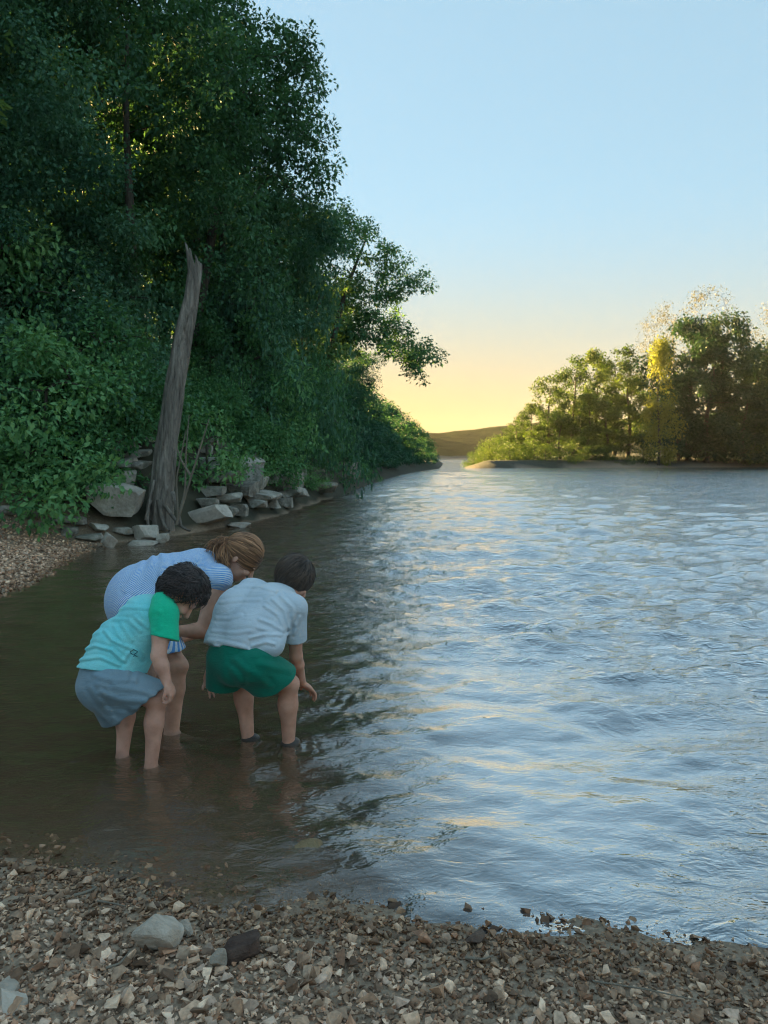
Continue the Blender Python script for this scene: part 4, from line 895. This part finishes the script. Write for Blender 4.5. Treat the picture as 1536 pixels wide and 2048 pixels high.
    for a in (ar, al):
        lo, hi = bounds([a], .2); S = Sculpt(lo, hi, .005); shoe(S, a, fd, .22); S.ell(a+fd*.012+(0, 0, .016), (fd, np.cross(fd, (0, 0, 1)), (0, 0, 1)), (.055, .048, .036), .01); part(S, 'shoe', root, M_SHOE)
    lo, hi = bounds([hd.c], .16); S = Sculpt(lo, hi, .004); hd.cap(S, (.083, .103, .106), (-.085, .6), 3, .005); hc = part(S, 'hair', root, M_HBROWN)
    raw(hd.hair(1700, 4, .11, .0024, (.085, .106, .109), (-.092, .6), (.02, -.02, .125), .3, .05), 'hair_strands', root, M_HBROWN)
# ---- small boy in the teal shirt with green sleeves
def boy_teal():
    hr, hl = P(222, 1368, 3.60), P(208, 1358, 3.78); kr, kl = P(314, 1398, 3.63), P(256, 1392, 3.84)
    ar, al = G(301, 1533)+(0, 0, -.02), G(243, 1513)+(0, 0, -.025)
    pel, wai, che, nec = P(215, 1350, 3.69), P(245, 1298, 3.72), P(298, 1240, 3.75), P(340, 1212, 3.78)
    sr, sl = P(328, 1228, 3.66), P(330, 1218, 3.88); er, wr = P(317, 1312, 3.58), P(333, 1362, 3.56); el_, wl = P(312, 1300, 3.95), P(300, 1372, 3.88)
    root = empty('person', (pel[0], pel[1], ground_z(pel[0], pel[1]))); tag(root, 'small child in teal shirt with green sleeves and slate blue shorts leaning over the water', 'person')
    hd = Head(P(362, 1188, 3.76), (.50, -.06, -.86), (.80, .10, .52), 1.06)
    fd = unit((.9, .25, 0)); lo, hi = bounds([hr, hl, kr, kl, ar, al, nec, sr, sl, er, wr, el_, hd.c], .15); lo[2] = -.2
    S = Sculpt(lo, hi, .0053)
    leg(S, hr, kr, ar, (.066, .047, .042, .029)); leg(S, hl, kl, al, (.066, .047, .043, .029))
    S.chain([pel, wai, che], [.095, .09, .092], .04); S.cone(che, nec, .08, .045, .03); S.cone(nec-.02*unit(hd.c-nec), hd.w(0, -.03, -.03), .04, .04, .025)
    S.cone(sl, sr, .045, .045, .03); S.chain([sr, sr+(er-sr)*.5, er], [.04, .042, .035], .02); S.chain([er, er+(wr-er)*.4, wr], [.035, .034, .024], .015); S.chain([sl, el_, wl], [.04, .034, .022], .02)
    hand(S, wr, P(345, 1388, 3.56)-wr, np.array((-.85, .15, -.3)), -1, .95, 1.05, .05, .35); hand(S, wl, np.array((.3, -.2, -.6)), np.array((.5, -.5, 0)), -1, .85, .6)
    for a in (ar, al): S.cone(a, a+fd*.1+(0, 0, -.04), .032, .025, .02)
    hd.sculpt(S); part(S, 'body', root, M_SKIN2)
    lat = unit(hr-hl); sp_ = unit(che-wai)
    lo, hi = bounds([pel, nec, sr, sl], .2); S = Sculpt(lo, hi, .0047)
    hem = P(214, 1342, 3.60); hn = unit(np.array((-.10, -.25, -1.)))
    fl = (np.cross(lat, sp_), 1.06)
    S.cone(P(216, 1362, 3.68), wai, .156, .144, .03, fl, [(hem, hn)]); S.cone(wai, che, .135, .125, .03, fl, [(hem, hn)]); S.cone(che, nec-(nec-che)*.3, .12, .066, .04, fl); S.cone(nec-(nec-che)*.3, nec, .062, .05, .02); S.cone(sl, sr, .05, .045, .03)
    creases(S, [[1.3, (155, 1302), (190, 1291), (222, 1300), (250, 1322)], [1.2, (150, 1320), (200, 1314), (238, 1330)], [1.3, (210, 1262), (224, 1280), (245, 1290), (268, 1298), (284, 1318)], [(225, 1300), (240, 1320)], [.8, (228, 1252), (246, 1284)], [.8, (244, 1248), (264, 1280)], [.7, (218, 1226), (250, 1214), (300, 1216)], [.7, (258, 1240), (280, 1262)], [.7, (272, 1235), (296, 1256)], [.6, (196, 1250), (225, 1238), (250, 1240)], [.6, (180, 1270), (205, 1262)], [.8, (262, 1300), (246, 1322)]], 3.4, .0055)
    sh = part(S, 'shirt', root, M_TEAL, 1)
    lo, hi = bounds([sr, er, nec], .14); S = Sculpt(lo, hi, .004); ud = unit(P(330, 1300, 3.60)-sr)
    S.cone(P(326, 1204, 3.70), sr, .056, .064, .03); S.cone(sr, P(331, 1310, 3.60), .066, .068, .03, None, [(P(332, 1278, 3.62), unit(ud+np.array((-.28, 0, 0))))])
    creases(S, [[.8, (320, 1225), (318, 1255)], [.6, (312, 1240), (308, 1262)]], 5, .004)
    part(S, 'sleeve', root, M_GREEN, 1)
    lo, hi = bounds([sl, el_], .14); S = Sculpt(lo, hi, .006); ul = unit(el_-sl); S.cone(sl, sl+ul*.18, .06, .06, .03, None, [(sl+ul*.15, ul)]); part(S, 'sleeve', root, M_GREEN, 1)
    # shorts
    lo, hi = bounds([pel, hr, hl, kr, kl], .18); S = Sculpt(lo, hi, .0052); tr = unit(kr-hr)
    S.cone(P(212, 1345, 3.69), P(212, 1366, 3.69), .128, .142, .02, (np.cross(lat, (0, 0, 1.)), .95))
    h1 = P(272, 1418, 3.62); n1_ = unit(P(330, 1440, 3.62)-P(262, 1380, 3.62)+np.array((0, 0, -.06))); h2 = P(225, 1446, 3.8); n2_ = np.array((.25, .1, -1.))
    S.cone(hr, hr+tr*.27, .10, .088, .04, None, [(h1, n1_)]); S.cone(P(205, 1362, 3.76), P(232, 1440, 3.82), .105, .075, .04, None, [(h2, n2_)]); S.cone(P(200, 1370, 3.66), P(245, 1420, 3.64), .10, .085, .04, None, [(h1, n1_)])
    creases(S, [[.9, (190, 1350), (230, 1362), (270, 1360)], [(200, 1385), (240, 1400), (290, 1402)], [.8, (180, 1375), (205, 1410), (225, 1435)], [.9, (230, 1372), (280, 1380), (310, 1390)], [.7, (215, 1420), (250, 1428)], [-.9, (266, 1342), (262, 1362)]], 5, .0045)
    p = S.full(); S.D = np.maximum(S.D, (hem-hn*.015-p)@hn).astype(np.float32)
    part(S, 'shorts', root, M_BSHORT, 1)
    for a in (ar, al):
        lo, hi = bounds([a], .2); S = Sculpt(lo, hi, .005); shoe(S, a, fd, .2); part(S, 'shoe', root, M_SHOE)
    # small dark print near the hem
    pr = []
    for uu, vv_ in [((260, 267, 275), (1304, 1299, 1303)), ((260, 267, 275), (1305, 1310, 1304)), ((266, 270, 275), (1313, 1311, 1313))]:
        pr.append((uu, vv_))
    dg = bpy.context.evaluated_depsgraph_get(); me = sh.data; from mathutils.bvhtree import BVHTree
    bv = BVHTree.FromPolygons([v.co[:] for v in me.vertices], [p_.vertices[:] for p_ in me.polygons]); o_ = np.array((0, 0, CH))-np.array(root.location)
    tubes = []
    for uu, vv_ in pr:
        t = np.linspace(0, 2, 9); pts = []
        for a, b in zip(np.interp(t, (0, 1, 2), uu), np.interp(t, (0, 1, 2), vv_)):
            h_ = bv.ray_cast(Vector(o_), Vector(unit(ray(a, b))))
            if h_[0] is not None: pts.append(np.array(h_[0]))
        if len(pts) > 3: tubes.append(tube(np.array(pts), np.full(len(pts), .0022), 5))
    if tubes: link('print', npmesh('print', *merge(tubes), True), sh, M_LOGO)
    lo, hi = bounds([hd.c], .17); S = Sculpt(lo, hi, .004); hd.cap(S, (.088, .108, .112), (-.065, 1.25), 5, .014, 9.); part(S, 'hair', root, M_HDARK)
    raw(hd.hair(1500, 6, .07, .0027, (.09, .110, .115), (-.07, 1.25), (.03, -.02, .12), 1.1, .2), 'hair_strands', root, M_HDARK)
# ---- woman in the striped dress
def woman():
    hr, hl = P(282, 1222, 4.22), P(272, 1212, 4.48); kr, kl = P(352, 1332, 4.13), P(318, 1330, 4.45)
    ar, al = G(342, 1466)+(0, 0, -.02), P(318, 1440, 4.5)*np.array((1, 1, 0))+(0, 0, -.06)
    pel, wai, che, nec = P(276, 1192, 4.34), P(330, 1152, 4.36), P(400, 1142, 4.40), P(452, 1140, 4.42)
    sr, sl = P(436, 1158, 4.28), P(446, 1140, 4.58); er, wr = P(406, 1262, 4.24), P(352, 1262, 4.14); el_, wl = P(420, 1255, 4.6), P(352, 1280, 4.42)
    root = empty('person', (pel[0], pel[1], ground_z(pel[0], pel[1]))); tag(root, 'woman in blue and white striped dress with auburn ponytail stooping behind the two children', 'person')
    hd = Head(P(482, 1116, 4.42), (.66, -.02, -.75), (.72, .06, .66), 1.16)
    fd = unit((.95, .1, 0)); lo, hi = bounds([hr, hl, kr, kl, ar, al, nec, sr, sl, er, wr, el_, hd.c], .17); lo[2] = -.2
    S = Sculpt(lo, hi, .006)
    leg(S, hr, kr, ar, (.088, .06, .055, .038)); leg(S, hl, kl, al, (.088, .06, .055, .038))
    S.chain([pel, wai, che], [.14, .11, .11], .05); S.cone(che, nec, .10, .055, .03); S.cone(nec, hd.w(0, -.03, -.03), .05, .05, .03)
    S.cone(sl, sr, .055, .055, .03); S.chain([sr, er], [.054, .042], .02); S.chain([er, er+(wr-er)*.3, wr], [.042, .042, .028], .015); S.chain([sl, el_, wl], [.054, .042, .028], .02)
    hand(S, wr, np.array((-.5, -.1, -.45)), np.array((-.2, .9, -.2)), 1, 1.1, .6); hand(S, wl, np.array((-.4, -.1, -.5)), np.array((0, -.9, 0)), -1, 1.1, .6)
    for a in (ar, al): S.cone(a, a+fd*.12+(0, 0, -.04), .038, .03, .02)
    hd.sculpt(S); part(S, 'body', root, M_SKIN3)
    lo, hi = bounds([pel, nec, sr, sl, kr, kl], .24); S = Sculpt(lo, hi, .006)
    lat = unit(sr-sl); fl = (np.cross(lat, unit(che-wai)), .9)
    S.ell(P(282, 1186, 4.34), (unit((1, 0, .45)), np.array((0, 1., 0)), unit((-.45, 0, 1))), (.185, .185, .17), .04)
    S.chain([pel, wai, che], [.165, .135, .14], .04, fl); S.cone(che, nec-(nec-che)*.25, .135, .075, .04, fl); S.cone(sl, sr, .075, .075, .04)
    ud = unit(er-sr); S.cone(sr, sr+ud*.12, .078, .072, .03, None, [(sr+ud*.035, unit(ud+np.array((.25, -.2, 0))))]); ul = unit(el_-sl); S.cone(sl, sl+ul*.12, .078, .07, .03, None, [(sl+ul*.06, ul)])
    hk = P(345, 1300, 4.15); hnm = unit(np.array((.12, 0, -1.)))
    S.cone(hr, kr, .125, .095, .06, None, [(hk, hnm)]); S.cone(hl, kl, .125, .095, .06, None, [(hk, hnm)]); S.cone((hr+hl)/2, (kr+kl)/2, .12, .08, .06, None, [(hk, hnm)])
    S.cone(P(262, 1215, 4.34), P(272, 1290, 4.34), .13, .11, .06, None, [(hk, hnm)])
    creases(S, [[1.2, (318, 1100), (326, 1118), (322, 1150)], [.8, (306, 1108), (296, 1140), (270, 1185)], [.7, (330, 1110), (336, 1140)], [.6, (285, 1120), (250, 1180)], [.6, (410, 1130), (420, 1158)], [.6, (395, 1118), (402, 1150)]], 5, .006)
    dr = part(S, 'dress', root, M_STRIPE, 1)
    me = dr.data; co = np.empty(len(me.vertices)*3, np.float32); me.vertices.foreach_get('co', co); co = co.reshape(-1, 3)+np.array(root.location)
    ax = np.array([P(235, 1240, 4.34), pel, wai, che, nec]); best = np.full(len(co), 1e9); ang = np.zeros(len(co))
    # stripes run lengthwise: angle round the body's axis
    for a, b in zip(ax[:-1], ax[1:]):
        e = b-a; t = np.clip(((co-a)@e)/(e@e), 0, 1); q = co-a-t[:, None]*e; d = np.linalg.norm(q, axis=1); up_ = unit(np.cross(np.array((0, 1., 0)), e)); av = np.arctan2(q@np.array((0, -1., 0)), q@up_*-1.)
        m = d < best; ang[m] = av[m]; best[m] = d[m]
    at = me.attributes.new('stripe', 'FLOAT', 'POINT'); at.data.foreach_set('value', (ang*.15).astype(np.float32))
    for a in (ar, al):
        lo, hi = bounds([a], .2); S = Sculpt(lo, hi, .005); shoe(S, a, fd, .25); part(S, 'shoe', root, M_SHOE)
    lo, hi = bounds([hd.c], .19); S = Sculpt(lo, hi, .0045); hd.cap(S, (.079, .1, .104), (-.055, .42), 7, .003); part(S, 'hair', root, M_HGING)
    raw(hd.hair(1300, 8, .10, .0022, (.0805, .102, .106), (-.058, .42), (0, .1, .08), .03, .012, 9, (0, -.13, -.005), 3.), 'hair_strands', root, M_HGING)
    # loose ponytail
    r_ = np.random.default_rng(9); n = 260; a = hd.w(0, -.10, .0); ends = np.array([P(*e) for e in ((452, 1136, 4.32), (444, 1130, 4.34), (430, 1112, 4.34), (456, 1128, 4.30), (438, 1124, 4.32), (418, 1100, 4.36))])
    t = np.linspace(0, 1, 10)[None, :, None]; e = ends[r_.integers(0, len(ends), n)]+r_.normal(size=(n, 3))*.014; st = a+r_.normal(size=(n, 3))*.016; mid = (st*.6+e*.4)+np.array((-.035, -.02, .045))+r_.normal(size=(n, 3))*.016
    pa = (1-t)**2*st[:, None]+2*t*(1-t)*mid[:, None]+t*t*e[:, None]+.004*np.sin(t*9+r_.uniform(0, 6, (n, 1, 3)))
    raw(strands(pa, .0028), 'ponytail', root, M_HGING, True, 10)
boy_grey(); boy_teal(); woman()
# ------------------------------------------------------------------ evening haze
def haze():
    bm = bmesh.new(); bmesh.ops.create_cube(bm, size=1.); me = bpy.data.meshes.new('haze'); bm.to_mesh(me); bm.free()
    o = link('haze', me); o.scale = (2600, 1100, 56); o.location = (0, 480, 17)
    m = bpy.data.materials.new('haze'); m.use_nodes = True; t = m.node_tree; t.nodes.remove(t.nodes['Principled BSDF'])
    pv = t.nodes.new('ShaderNodeVolumePrincipled'); pv.inputs['Color'].default_value = (.95, .9, .82, 1); pv.inputs['Density'].default_value = .00009; pv.inputs['Anisotropy'].default_value = .1
    t.links.new(pv.outputs[0], t.nodes['Material Output'].inputs['Volume']); me.materials.append(m); tag(o, kind='stuff')
haze()
